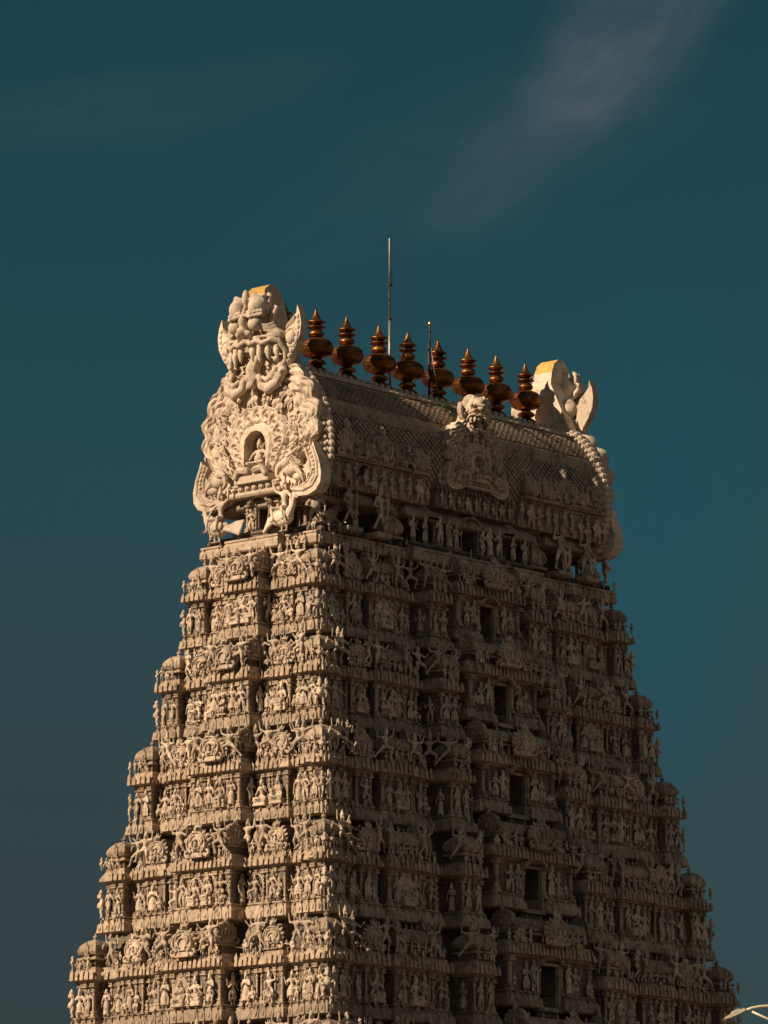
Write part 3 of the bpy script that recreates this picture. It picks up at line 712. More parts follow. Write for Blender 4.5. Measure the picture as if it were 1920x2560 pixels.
                for s in (-1, 1): fw.box(s*o-.05, s*o+.05, -.03, .16, z(.032), z(.455))
                fw.box(-w+.06, w-.06, -.03, .14, z(.45), z(.473)); fw.box(-w-.12, w+.12, -.12, .12, z(-.01), z(.031))
                put('window_frame', fw.mesh('window_frame', M_STUCCO), at(face, 0, d, 0), root)
            if kind == 'centre' and not lg:
                for q in (-.72, -.25, .25, .72):
                    me, kd = (fr.choice(SEAT), 'seated_figure') if abs(q) < .5 and fr.random() < .6 else (fr.choice(STAND+DANCE[:1]), 'standing_figure')
                    F(kd, me, u+q*hw, d+.12, z(.167), sf*(1.1 if kd[1] == 'e' else 1.0), fr.uniform(-.2, .2))
                for s in (-1, 1):
                    for q in (.5, .98): put('pilaster', PILASTER, at(face, u+s*hw*q, d+.03, z(.165)) @ SC(.95, .95, P*.335), root)
                    F('lunging_figure', fr.choice(LIFT), u+s*hw*.75, d+.22, z(.655), sf*1.2, fr.uniform(-.3, .3), s)
                    F('standing_figure', fr.choice(STAND), u+s*(hw+.12), d-.45, z(.167), sf, s*pi/2)
                for q in (-.85, -.5, .5, .85): F('small_figure', fr.choice(SMALL), u+q*hw, d+.16, z(.652), .14*P)
        z = lambda f: L0+f*P
        # filler figures in the recesses
        if vis and lg:
            for s in (-1, 1):
                put('standing_figure', fr.choice(STAND), at(face, s*.415*half, B-.55, z(.167)) @ SC(.27*P), root)
    z = lambda f: L0+f*P
    if figures:
        # stout dwarf at the visible corners, small crowd under it
        for sx, sy, rz in ((-1, -1, -pi/4), (-1, 1, -3*pi/4), (1, -1, pi/4)):
            ww = cw+.16
            put('stout_dwarf', DWARF if k % 3 else STAND[3], T((sx*(a+ww-.03), sy*(b+ww-.03), z(.166))) @ RZ(rz) @ SC(.27*P), root)
            put('small_figure', SMALL[3], T((sx*(a+ww-.02), sy*(b+ww-.02), z(.652))) @ RZ(rz) @ SC(.14*P), root)
        for q in (-.3, .5):   # figures round the two silhouette corners
            put('standing_figure', STAND[(k+1) % 5], at('back', (a+q*cw), b+.46+.08, z(.165)) @ SC(.28*P), root)
            put('standing_figure', STAND[(k+2) % 5], at('far', -(b+q*cw), a+.46+.08, z(.165)) @ SC(.28*P), root)
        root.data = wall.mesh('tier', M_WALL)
    link('cornice', cor.mesh('cornice', M_CORNICE), root); link('ledge', led.mesh('ledge', M_STUCCO), root)
    return root
for k in range(6): tier(k)
# plain lower storeys down to the granite base, below the picture
z0 = ZC[0]-.81*PP[0]
low = MB()
zz = z0
for i in range(2):
    a, b = AB(zz-1.5); low.sq(0, 0, a+.3, b+.3, [(.1, zz-3.9), (.5, zz-3.85), (.5, zz-3.6), (.1, zz-3.4), (0, zz-3.3), (0, zz-1.6), (.4, zz-1.5), (.35, zz-1.3), (-.3, zz-1.1), (-.3, zz+.02)]); zz -= 3.9
link('lower_storeys', low.mesh('lower_storeys', M_STUCCO), tower)
gb = MB(); a, b = AB(zz-3)
gb.sq(0, 0, a+.6, b+.6, [(.8, 0), (.8, .8), (.4, .9), (.2, 1.3), (.2, zz-1), (.6, zz-.8), (.6, zz-.5), (0, zz+.01)])
link('stone_base', gb.mesh('stone_base', M_GRANITE), tower)

# ------------------------------------------------------------------ upper platform and griva
ZL = ZC[5]+.19*PP[5]           # top ledge
A6, B6 = AB(ZL+.8)             # about 8.4, 2.7
up = bpy.data.objects.new('neck_storey', bpy.data.meshes.new('neck_storey')); COL.objects.link(up); up.parent = tower
nb = MB(); nl = MB()
led_prof = [(.0, ZL), (.36, ZL), (.42, ZL+.05), (.42, ZL+.30), (.36, ZL+.40), (.40, ZL+.42), (.40, ZL+.50), (.22, ZL+.52)]
nl.sq(0, 0, A6+.02, B6+.02, led_prof)
nb.sq(0, 0, A6-.25, B6-.25, [(.25, ZL+.50), (.25, ZL+.66), (.33, ZL+.70), (.33, ZL+.80), (.0, ZL+.82)])
for (f, half, B, lst) in (('long', A6, B6, ((0, 2.1, .5), (-2.9, .55, .45), (2.9, .55, .45))), ('gable', B6, A6, ((0, .95, .4), )), ('back', A6, B6, ((0, 2.1, .5),)), ('far', B6, A6, ((0, .95, .4),))):
    M = RZ(FACE[f])
    for i, (u, hw, pr) in enumerate(lst):
        nl.sq(u, -(B+pr-1), hw, 1, [(o, z+.007*(i+1)) for o, z in led_prof], M)
        for uu, hh in (((u-hw*.62, hw*.33), (u+hw*.62, hw*.33)) if (u == 0 and f in ('long', 'back')) else ((u, hw),)): nb.sq(uu, -(B+pr-1.2), hh-.05, 1, [(.22, ZL+.5), (.22, ZL+.685), (.29, ZL+.71), (.29, ZL+.81), (0, ZL+.83)], M)
    if f in ('long', 'gable'):
        plates_on(nl, M, -half-.4, half+.4, B+.45, ZL+.03, .36, rng)
        n = int(half*2/.62)
        for i in range(n+1):
            u = -half+2*half*i/n
            nb.box(u-.07, u+.07, -(B+.38), -(B-.2), ZL+.49, ZL+.72, M)
            nb.ball((u, -(B+.38), ZL+.58), (.08, .08, .11), M, 8, 6)
            if rng.random() < .6: put('small_figure', rng.choice(SMALL), at(f, u+.3, B+.42, ZL+.5) @ SC(.42*rng.uniform(.8, 1.1)), up)
NZ0, NZ1 = ZL+.80, 37.95      # neck wall
nbx, nby = A6-.75, B6-.95
sl = .46
for x0, x1 in ((-nbx, -sl), (sl, nbx)): nb.box(x0, x1, -nby, nby, NZ0-.3, NZ1+.3)
nb.box(-sl, sl, -nby+.02, nby-.02, NZ1-.2, NZ1+.3)
for s in (-1, 1): nb.sq(s*1.2, -(B6-.35), .74, .55, [(0, NZ0-.1), (0, NZ1)])
nb.sq(0, -(B6-.35), 2.0, .53, [(0, NZ1-.14), (0, NZ1+.05)])
nb.sq(-(A6-.2), .55, .30, .32, [(0, NZ0-.1), (0, NZ1)]); nb.sq(-(A6-.2), -.55, .30, .32, [(0, NZ0-.1), (0, NZ1)])
# eave
EV = [(-.1, 37.55), (.30, 37.58), (.38, 37.64), (.38, 37.74), (.26, 37.95), (.10, 38.12), (.02, 38.2)]
ev = MB(); ev.sq(0, 0, 8.25, 2.25, EV)
for u, hw in ((0, 2.15), (-2.9, .6), (2.9, .6), (-5.8, 1.0), (5.8, 1.0)): ev.sq(u, -1.75, hw, .85, [(o, z+.01+.003*abs(u)) for o, z in EV])
leaves_on(ev, Matrix.Identity(4), -8.3, 8.3, 2.58, 37.88, rng, .26)
link('eave', ev.mesh('eave', M_STUCCO), up)
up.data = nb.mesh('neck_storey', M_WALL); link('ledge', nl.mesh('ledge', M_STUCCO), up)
for f, lst in (('long', [-8.0, -6.9, -5.6, -4.4, -3.5, -2.3, 2.3, 3.5, 4.4, 5.6, 6.9, 8.0]), ('gable', [-2.0, -1.1, 1.1, 2.0])):
    for u in lst: put('pilaster', PILASTER, at(f, u, (nby if f == 'long' else nbx)+.08, NZ0) @ SC(1.25, 1.25, NZ1-NZ0-.35), up)
z_ = NZ0+.01
for s in (-1, 1):
    for u, me, sc_, kd in ((7.0, LOOPED, 1.62, 'garlanded_guardian'), (5.35, LOOPED, 1.7, 'garlanded_guardian'), (6.15, STAND[4], 1.05, 'standing_figure'), (1.75, STAND[1], 1.1, 'standing_figure'), (1.2, STAND[4], 1.15, 'standing_figure'), (.78, STAND[3], 1.0, 'standing_figure'), (3.3, STAND[2], .95, 'standing_figure'), (2.6, STAND[0], .95, 'standing_figure')):
        dd = {5.35: 3.08, 7.0: 3.02, 6.15: B6+.05}.get(u, B6+.42)
        put(kd, me, at('long', s*u-.1, dd, z_) @ RZ(.15) @ SC(s*sc_ if kd[0] == 'g' and s < 0 else sc_, sc_, sc_), up)
    for u in (7.0, 5.35): pd = MB(); pd.sq(0, 0, .42, .40, [(-.06, ZL+.60), (0, ZL+.66), (0, ZL+.805)]); put('pedestal', pd.mesh('pedestal', M_STUCCO), at('long', s*u-.1, 2.95, 0), up)
    put('seated_bull', BULL, at('long', s*7.75, B6-.05, z_) @ SC(-s*1.2, 1.2, 1.3), up)
    put('pavilion_dome', DOMET, at('long', s*4.25, B6-.15, z_) @ SC(.85, .85, 1.15), up)
    put('pilaster', PILASTER, at('long', s*.62, B6+.24, z_) @ SC(1.1, 1.1, 1.15), up); put('pilaster', PILASTER, at('long', s*1.95, B6+.24, z_) @ SC(1.3, 1.3, 1.15), up)
    put('bird_rider', RIDER, at('gable', s*1.62, A6+.72, ZL+.50) @ RZ(-.15) @ SC(s*1.6, 1.5, 1.75), up)
    put('standing_figure', STAND[1 if s < 0 else 4], at('gable', s*.52, A6+.22, ZL+.84) @ SC(.86), up)
    put('pilaster', PILASTER, at('gable', s*.36, A6+.14, ZL+.82) @ SC(1, 1, 1.15), up)
    put('pilaster', PILASTER, at('gable', s*.78, A6+.14, ZL+.82) @ SC(1, 1, 1.15), up)
put('window_hood', HOOD, at('long', 0, B6+.35, NZ1-.22) @ SC(.55, .9, .5), up)
put('window_hood', HOOD, at('gable', 0, A6+.3, ZL+1.95) @ SC(.42, .9, .45), up)
for sx, sy, rz in ((-1, -1, -pi/4), (-1, 1, -3*pi/4), (1, -1, pi/4)):
    put('stout_dwarf', DWARF, T((sx*(A6+.12), sy*(B6+.12), ZL+.82)) @ RZ(rz) @ SC(1.32), up)
put('lunging_figure', LIFT[0], T((A6+.1, -B6+.7, ZL+.6)) @ RZ(.9) @ SC(1.5), up)

# ------------------------------------------------------------------ wagon roof of the tower
SEC = [(2.50, 38.05), (2.74, 38.5), (2.92, 39.1), (2.97, 39.7), (2.91, 40.3), (2.76, 40.9), (2.50, 41.5), (2.12, 42.05), (1.62, 42.55), (1.0, 42.92), (.45, 43.12)]
def resample(pts, n):
    d = [0]
    for i in range(len(pts)-1): d.append(d[-1]+math.dist(pts[i], pts[i+1]))
    out = []
    for k in range(n+1):
        t = d[-1]*k/n; i = max(j for j in range(len(d)) if d[j] <= t+1e-9); i = min(i, len(pts)-2)
        f = (t-d[i])/(d[i+1]-d[i]); out.append(tuple(pts[i][c]+(pts[i+1][c]-pts[i][c])*f for c in range(2)))
    return out
rs = resample(SEC, 46)
nrm = []
for i in range(len(rs)):
    p = rs[max(i-1, 0)]; q = rs[min(i+1, len(rs)-1)]; t = (q[0]-p[0], q[1]-p[1]); l = math.hypot(*t); nrm.append((t[1]/l, -t[0]/l))
vb = MB(); XV = 8.55; nx = 116
for side in (-1, 1):
    vs = []; m = len(rs)
    for i in range(nx+1):
        x = -XV+2*XV*i/nx
        for j, (y, zq) in enumerate(rs):
            h = 0
            if 24 <= j <= 26: h = .10
            if j in (23, 27): h = .0
            yy, z2 = y+nrm[j][0]*h, zq+nrm[j][1]*h
            vs.append((x, side*yy, z2))
    fs = [(i*m+j, i*m+m+j, i*m+m+j+1, i*m+j+1) for i in range(nx) for j in range(m-1)]
    vb.add(vs, fs if side < 0 else [f[::-1] for f in fs])
    # diamond tiles laid over the skin, lower tip standing proud
    for i in range(1, nx):
        for j in range(1, m-1):
            if (i+j) % 2 == 0 or 23 <= j <= 27 or rs[j][1] > 42.42: continue
            dx = 2*XV/nx; x = -XV+dx*i; n_ = nrm[j]
            def pt(ax, k, h):
                y0, z0_ = rs[j]; y1, z1_ = rs[j+k] if k else rs[j]
                f = .80; y, zq = y0+(y1-y0)*f*(1 if k else 0), z0_+(z1_-z0_)*f*(1 if k else 0)
                return (x+ax*dx*.80, side*(y+n_[0]*h), zq+n_[1]*h)
            tp = [pt(0, -1, .10), pt(1, 0, .075), pt(0, 1, .05), pt(-1, 0, .075)]; bt = [pt(0, -1, -.01), pt(1, 0, -.01), pt(0, 1, -.01), pt(-1, 0, -.01)]
            fq = [(0, 1, 2, 3)]+[(k, 4+k, 4+(k+1) % 4, (k+1) % 4) for k in range(4)]
            vb.add(tp+bt, fq if side < 0 else [f[::-1] for f in fq])
roof = link('wagon_roof', vb.mesh('wagon_roof', M_STUCCO), tower)
core = MB()
prof = [(-y+.06, z-.05) for y, z in SEC]+[(y-.06, z-.05) for y, z in SEC[::-1]]
core.prism(prof, -XV+.02, XV-.02, RZ(pi/2))
link('roof_core', core.mesh('roof_core', M_STUCCO), roof)
rb = MB()   # ridge crest: curb, curled leaves, rope mouldings
rb.sq(0, 0, XV-.1, .72, [(.02, 42.70), (.02, 43.00), (.06, 43.03), (.06, 43.08), (.0, 43.12)])
for side in (-1, 1):
    n = 47
    for i in range(n):
        x = -XV+.2+(2*XV-.4)*(i+.5)/n
        M = T((x, side*.74, 42.96)) @ (RZ(0) if side < 0 else RZ(pi))
        rb.ball((-.02, -.15, .06), (.105, .13, .13), M, 10, 7)
        rb.chain([(-.02, -.03, -.06), (.05, -.03, -.12), (.13, -.02, -.08), (.16, -.01, .06), (.1, 0, .13)], [.05, .035, .03, .03, .02], M, 6)
        for k in (-.5, .5):
            rb.prism([(-.075, 0), (.075, 0), (.06, .12), (0, .19), (-.06, .12)], -.05, .05, T((x+k*.18, side*1.12, 42.72)) @ (RZ(0) if side < 0 else RZ(pi)) @ Matrix.Rotation(radians(-50), 4, 'X'), bevel=.02)
    rb.box(-XV+.1, XV-.1, min(side*.7, side*1.08), max(side*.7, side*1.08), 42.66, 42.72)
    for (yy, zq, r) in ((1.14, 42.80, .07), (1.32, 42.78, .09), (1.52, 42.68, .07)):
        rb.tube([(-XV+.1+i*(2*XV-.2)/90, side*yy, zq+(.014 if i % 2 else 0)) for i in range(91)], [r*(1.0 if i % 2 else .7) for i in range(91)], 6)
link('ridge_crest', rb.mesh('ridge_crest', M_CREAM), roof)
def rib(x0, x1):
    b = MB(); f = resample(SEC, 26)
    for side in (-1, 1):
        for lift, xa, xb in ((.16, x0, x1),):
            vs = []
            for (y, zq), i in zip(f, range(len(f))):
                p = f[max(i-1, 0)]; q = f[min(i+1, len(f)-1)]; t = (q[0]-p[0], q[1]-p[1]); l = math.hypot(*t); ny, nz_ = t[1]/l, -t[0]/l
                vs += [(xa, side*(y+ny*lift), zq+nz_*lift), (xb, side*(y+ny*lift), zq+nz_*lift), (xb, side*(y-.1), zq-.1), (xa, side*(y-.1), zq-.1)]
                b.ball(((xa+xb)/2, side*(y+ny*(lift+.03)), zq+nz_*(lift+.03)), ((xb-xa)*.5, .15, .15), None, 8, 6)
                b.ball((xa-.06, side*(y+ny*.08), zq+nz_*.08), (.07, .08, .08), None, 6, 5)
            fs = []
            for i in range(len(f)-1):
                for k in range(4): fs.append((4*i+k, 4*i+(k+1) % 4, 4*i+4+(k+1) % 4, 4*i+4+k))
            fs += [(0, 1, 2, 3), tuple(4*(len(f)-1)+k for k in range(4))[::-1]]
            b.add(vs, fs)
    return b.mesh('end_rib', M_CREAM)
link('end_rib', rib(7.85, 8.35), roof); link('end_rib', rib(-8.4, -8.1), roof)
# shrines along the foot of the roof
for s in (-1, 1):
    for u, kd in ((7.35, 'p'), (6.35, 'w'), (5.35, 'p'), (4.35, 'd'), (3.3, 'd')):
        dd = 2.98
        if kd == 'p': put('gable_plaque', PLAQUE[1], at('long', s*u, dd+.12, 39.25) @ SC(1.05, 1, 1.35), roof)
        elif kd == 'w': put('wagon_roof', barrel_for(.6), at('long', s*u, dd-.1, 39.3) @ SC(1.05, .8, 1.2), roof)
        else: put('pavilion_dome', DOMET, at('long', s*u, dd-.1, 39.2) @ SC(.85, .85, 1.25), roof)
        put('pilaster', PILASTER, at('long', s*u-.3, dd+.02, 38.12) @ SC(.9, .9, 1.05), roof); put('pilaster', PILASTER, at('long', s*u+.3, dd+.02, 38.12) @ SC(.9, .9, 1.05), roof)
        put('small_figure', SMALL[int(u) % 4], at('long', s*u, dd+.20, 38.12) @ SC(.95), roof); put('lunging_figure', LIFT[int(u) % 2], at('long', s*u+.45, dd+.22, 39.2) @ SC(1.0), roof); put('small_figure', SMALL[3], at('long', s*u, dd+.3, 39.25) @ SC(.55), roof)
        put('small_figure', SMALL[int(u+1) % 4], at('long', s*u+.5, dd+.18, 38.1) @ SC(.66), roof); put('small_figure', SMALL[int(u+2) % 4], at('long', s*u-.5, dd+.16, 38.5) @ SC(.6), roof)
sh = MB()
for zq, yy in ((39.12, 3.0), (39.22, 3.08), (38.2, 2.72)): sh.box(-2.7, 2.7, -yy-.12, -yy+.2, zq, zq+.07)
for yy, zq in ((3.0, 38.9),): sh.box(-2.68, 2.68, -3.02, -2.6, 38.15, 39.24)
cs = MB(); cs.box(-2.25, 2.25, -3.12, -2.3, 38.14, 38.86); cs.sq(0, -2.7, 2.2, .40, [(.0, 38.80), (.12, 38.84), (.12, 38.92), (.03, 39.0), (0, 39.02)]); leaves_on(cs, Matrix.Identity(4), -2.2, 2.2, 3.2, 38.86, rng, .25)
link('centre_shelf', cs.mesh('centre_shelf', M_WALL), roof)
for i_ in range(9):
    u_ = -2.0+.5*i_; put('small_figure', SMALL[i_ % 4], at('long', u_, 3.2, 38.16) @ SC(.62), roof)
    put('pilaster', PILASTER, at('long', u_+.25, 3.14, 38.14) @ SC(.7, .7, .7), roof)
    if abs(u_) > 1.2: put('seated_figure', SEAT[i_ % 4], at('long', u_, 3.1, 39.0) @ SC(.75), roof)
SHELF = sh.mesh('shrine_shelf', M_STUCCO)
for s in (-1, 1): link('shrine_shelf', SHELF, roof, T((s*5.4, 0, 0)))

# ------------------------------------------------------------------ horseshoe gable with monster mask (local: x right, -y front, z up)
RHALF = [(0, 43.0), (.9, 42.98), (1.65, 42.75), (2.25, 42.3), (2.62, 41.7), (2.83, 41.1), (2.88, 40.5), (2.80, 39.95), (2.62, 39.68), (2.15, 39.35), (1.95, 38.95), (1.7, 38.5), (1.3, 38.2), (.8, 38.1), (0, 38.1)]
CZ = 39.75
def outer_r(th):
    """outline radius from (0, CZ) at angle th from +x, mirrored"""
    c, s_ = abs(cos(th)), sin(th)
    for i in range(len(RHALF)-1):
        (x0, z0), (x1, z1) = RHALF[i], RHALF[i+1]; z0 -= CZ; z1 -= CZ
        dx, dz = x1-x0, z1-z0; den = c*dz-s_*dx
        if abs(den) < 1e-9: continue
        r = (x0*dz-z0*dx)/den; t = (r*c-x0)/dx if abs(dx) > abs(dz) else (r*s_-z0)/dz
        if r > 0 and -1e-6 <= t <= 1+1e-6: return r
    return 2
def inner_r(th):
    c, s_ = abs(cos(th)), sin(th); w, h0, zb = .55, .15, -.85
    r = 9
    if c > 1e-6:
        rr = w/c
        if zb <= rr*s_ <= h0: r = min(r, rr)
    if s_ < -1e-6:
        rr = zb/s_
        if rr*c <= w: r = min(r, rr)
    if r > 8:
        # circle of radius w centred (0, h0)
        bq = h0*s_; r = bq+math.sqrt(bq*bq-h0*h0+w*w)
    return r
def plate():
    NT, NR = 300, 70; vs = []; fs = []
    def sstep(a, b, x): x = max(0, min(1, (x-a)/(b-a))); return x*x*(3-2*x)
    for i in range(NT):
        th = 2*pi*i/NT; ri, ro = inner_r(th), outer_r(th)
        scal = 1+.07*(1-abs(((th*11/pi) % 1)*2-1)**1.5)-.02 if sin(th) > -.45 else 1
        for j in range(NR+1):
            t = j/NR; r = ri+(ro*scal-ri)*t
            x, zq = r*cos(th), r*sin(th)
            u = abs(math.atan2(zq, abs(x)))*1.0 if False else th
            h = .10+.22*(1-t)
            # arch moulding, scroll ring, recess with the crowd, vine ring, feathers
            if t < .10: h += .10
            elif t < .13: h -= .05
            elif t < .34:
                f = (t-.13)/.21; q = (th*9/pi) % 1-.5; e = math.hypot(q*2.0, (f-.5)*2)
                h += .04+.10*cos(min(e, 1.2)*7)*(1-min(e, 1)*.6)
            elif t < .37: h += .12
            elif t < .60: h += -.13+.07*noise.noise(Vector((x*3.2, zq*3.2, 1.7)))
            elif t < .63: h += .06
            elif t < .70: q = (th*26/pi) % 1; h += .05+.08*math.sqrt(max(0, 1-(2*q-1)**2))
            elif t < .72: h -= .05
            else:
                f = (t-.72)/.28; sgn = 1 if cos(th) > 0 else -1
                tilt = th*sgn+ .55*f
                q = (tilt*15/pi) % 1; h += .19*(1-abs(2*q-1)**1.4)*(1-.3*f)+.04*sin(f*26+q*5)-.05*f
            h += .028*noise.noise(Vector((x*6, zq*6, 4)))
            vs.append((x, -h, CZ+zq))
    n1 = NR+1
    for i in range(NT):
        k = (i+1) % NT
        for j in range(NR): fs.append((i*n1+j, i*n1+j+1, k*n1+j+1, k*n1+j))
    b = MB(); b.add(vs, fs)
    # thickness: outer wall back, niche tunnel
    vs = []; fs = []
    for i in range(NT):
        o = b.v[i*n1+NR]; q = b.v[i*n1]; sx = .965
        vs += [o, (o[0], .22, o[2]), (o[0]*sx, .3, CZ+(o[2]-CZ)*sx), (o[0]*sx, .55, CZ+(o[2]-CZ)*sx), q, (q[0], .9, q[2])]
    for i in range(NT):
        k = (i+1) % NT
        for c in (0, 1, 2): fs.append((6*i+c, 6*i+c+1, 6*k+c+1, 6*k+c))
        fs.append((6*i+5, 6*i+4, 6*k+4, 6*k+5))
    fs.append(tuple(6*i+3 for i in range(NT))[::-1])
    fs.append(tuple(6*i+5 for i in range(NT)))
    b.add(vs, fs)
    return b
def wing(s):
    b = MB()
    o = [(1.75, 39.1), (2.05, 38.95), (2.30, 38.80), (2.50, 38.86), (2.64, 39.1), (2.72, 39.4), (2.86, 39.68), (2.97, 39.35), (3.14, 38.98), (3.26, 38.5), (3.22, 38.1), (3.0, 37.82), (2.6, 37.68), (2.1, 37.70), (1.6, 37.86), (1.15, 38.15), (1.0, 38.45)]
    o = [(s*x, z) for x, z in o]
    b.prism(o, -.32, .25, None)
    arc = [(2.84, 39.45), (3.08, 38.85), (3.12, 38.3), (2.85, 37.98), (2.4, 37.85), (1.9, 37.92), (1.4, 38.2)]
    b.tube([(s*x*.985, -.33, z+.05) for x, z in arc], .06, 7); b.tube([(s*(x*.86+.05), -.33, z*.86+39.2*.14-.02) for x, z in arc], .05, 7)
    for i in range(22):
        t = i/21*(len(arc)-1); k = min(int(t), len(arc)-2); f = t-k
        x = arc[k][0]+(arc[k+1][0]-arc[k][0])*f; z = arc[k][1]+(arc[k+1][1]-arc[k][1])*f
        b.ball((s*(x*.93+.02), -.33, z*.93+39.2*.07), (.075, .06, .075), None, 8, 6)
    # elephant-bodied sea beast curled in the wing
    b.ball((s*1.85, -.40, 38.74), (.36, .22, .26), None, 14, 9); b.ball((s*2.2, -.36, 38.42), (.3, .16, .16), None, 14, 9); b.ball((s*1.68, -.5, 38.98), (.2, .18, .2), None, 12, 8)
    for k in range(7): b.chain([(s*(1.6+.2*k), -.34, 38.02+.02*k*k*.6), (s*(1.7+.2*k), -.40, 38.16+.02*k*k*.6), (s*(1.62+.2*k), -.36, 38.24+.02*k*k*.6)], [.05, .045, .03], None, 6)
    for k in range(4): b.chain([(s*(1.78+.07*k), -.5, 39.08-.1*k), (s*(1.95+.08*k), -.52, 39.2-.09*k), (s*(2.12+.08*k), -.44, 39.12-.1*k)], [.05, .05, .025], None, 6)
    b.chain([(s*1.6, -.55, 39.0), (s*1.36, -.6, 38.85), (s*1.30, -.6, 38.55), (s*1.42, -.6, 38.42)], [.12, .1, .075, .05])
    for k in range(4): b.chain([(s*(1.95+.08*k), -.5, 38.95-.1*k), (s*(2.2+.08*k), -.48, 38.82-.12*k), (s*(2.36+.04*k), -.46, 38.6-.12*k)], [.07, .06, .03])
    return b
pb = plate(); PLATE = pb.mesh('horseshoe_gable', M_CREAM, False)
for p_ in PLATE.polygons: p_.use_smooth = True
WINGS = [wing(s).mesh('wing_scroll', M_CREAM, False) for s in (-1, 1)]
# crowd of small figures climbing round the arch
crowd = MB()
def addmesh(mb, me, M):
    mb.add([v.co for v in me.vertices], [tuple(p.vertices) for p in me.polygons], M)
cr = random.Random(2)
for i in range(17):
    th = radians(-28+236*i/16); ri, ro = inner_r(th), outer_r(th)
    for t, sz in ((.42, .66), (.55, .60)):
        r = ri+(ro-ri)*(t+cr.uniform(-.02, .02)); thj = th+cr.uniform(-.05, .05)
        addmesh(crowd, SMALL[cr.randrange(4)], T((r*cos(thj), -.30, CZ+r*sin(thj)-.25)) @ Matrix.Rotation(-(thj-pi/2)*.4+cr.uniform(-.5, .5), 4, 'Y') @ SC(sz*1.12))
CROWD = crowd.mesh('climbing_figures', M_CREAM, True)
def mask():
    b = MB()   # z measured from 42.4
    Z = 42.4
    def B(x, y, z, r): b.ball((x, y, Z+z), r, None, 26, 16)
    B(0, .15, 1.6, (1.25, .6, .75)); B(0, .3, .6, (1.2, .5, .9)); B(0, .15, 2.45, (.95, .5, .72)); B(0, .15, 2.95, (.72, .38, .46))
    for s in (-1, 1):
        B(s*.62, -.42, 2.66, (.46, .46, .42))         # big lids
        b.chain([(s*.16, -.74, Z+2.34), (s*.6, -.94, Z+2.20), (s*1.08, -.64, Z+2.30)], .065); b.chain([(s*.2, -.74, Z+2.48), (s*.62, -.94, Z+2.34), (s*1.1, -.62, Z+2.46)], .045)
        b.chain([(s*.18, -.5, Z+2.95), (s*.6, -.62, Z+3.08), (s*.96, -.45, Z+2.85), (s*1.08, -.3, Z+2.45)], [.10, .12, .11, .07])   # brow
        for k in range(1, 2): b.chain([(s*(.4+.3*k), -.3, Z+2.92-.05*k), (s*(.5+.32*k), -.42, Z+3.18-.12*k), (s*(.62+.34*k), -.36, Z+3.24-.12*k), (s*(.7+.30*k), -.30, Z+3.12-.12*k)], [.13, .11, .08, .05])
        B(s*.98, -.28, 1.60, (.50, .40, .26))         # cheeks
        B(s*.24, -.98, 1.62, (.17, .17, .13))         # nostrils
        # scalloped upper lip
        b.chain([(s*.05, -.98, Z+1.36), (s*.3, -1.0, Z+1.24), (s*.55, -.95, Z+1.32), (s*.8, -.86, Z+1.22), (s*1.05, -.72, Z+1.34), (s*1.28, -.5, Z+1.28), (s*1.42, -.3, Z+.95), (s*1.38, -.25, Z+.55)], [.10, .11, .10, .11, .10, .11, .1, .08])
        b.chain([(s*.05, -.92, Z+1.5), (s*.5, -.92, Z+1.47), (s*1.0, -.72, Z+1.5), (s*1.35, -.45, Z+1.5)], .06)
        for k in range(3): b.chain([(s*.75, -.78, Z+1.72+.1*k), (s*1.15, -.6, Z+1.66+.12*k), (s*1.38, -.35, Z+1.78+.12*k)], [.04, .05, .03])
        # lower jaw scrolls that hang over the plate
        b.chain([(s*1.25, -.25, Z+.5), (s*1.42, -.42, Z+.1), (s*1.2, -.55, Z-.32), (s*.85, -.6, Z-.5), (s*.5, -.6, Z-.35), (s*.38, -.6, Z+.05)], [.14, .17, .19, .19, .16, .11])
        b.chain([(s*1.1, -.5, Z+.3), (s*1.08, -.62, Z-.02), (s*.85, -.68, Z-.18), (s*.62, -.66, Z-.02)], [.1, .1, .1, .07])
        for k in range(6): B(s*(1.45-.16*k), -.58, .1-.13*k-.02*k*(k-3), (.09, .09, .09))
        B(s*1.15, -.5, .62, (.12, .12, .12)); B(s*1.32, -.4, .36, (.16, .14, .14))
    B(0, -.80, 1.95, (.2, .24, .36)); B(0, -1.05, 1.70, (.24, .2, .17)); b.chain([(0, -.5, Z+3.0), (0, -.72, Z+2.45), (0, -.9, Z+2.0)], [.07, .10, .12])
    b.chain([(0, -.30, Z+.85), (0, -.52, Z+.35), (0, -.55, Z-.2)], [.26, .30, .2]); B(0, -.62, .1, (.26, .12, .36)); B(0, -.66, -.25, (.2, .14, .16))    # tongue
    for s in (-1, 1):
        b.chain([(s*.75, -.1, Z+2.5), (s*1.0, -.15, Z+2.8), (s*1.05, -.12, Z+3.05), (s*.9, -.1, Z+3.18), (s*.78, -.12, Z+3.05)], [.16, .14, .12, .09, .06])
        b.chain([(s*.95, .0, Z+2.2), (s*1.25, -.05, Z+2.45), (s*1.32, 0, Z+2.62), (s*1.2, 0, Z+2.72)], [.14, .12, .09, .05])
    B(0, -.60, 3.05, (.18, .16, .32))     # leaf on the brow
    # dark mouth hollow is left between jaw and lip
    return b.mesh('monster_mask', M_CREAM, True, .035)
MASK = mask()
for v in MASK.vertices:      # the brow is narrower than the jaw and leans forward
    t = max(0, min(1, (v.co.z-43.8)/.9)); t = t*t*(3-2*t); v.co.x *= 1-.22*t; v.co.y -= .34*t
def eye():
    b = MB(); b.ball((0, 0, 0), .27, None, 24, 16); return b.mesh('eyeball', M_CREAM, True)
EYE = eye()
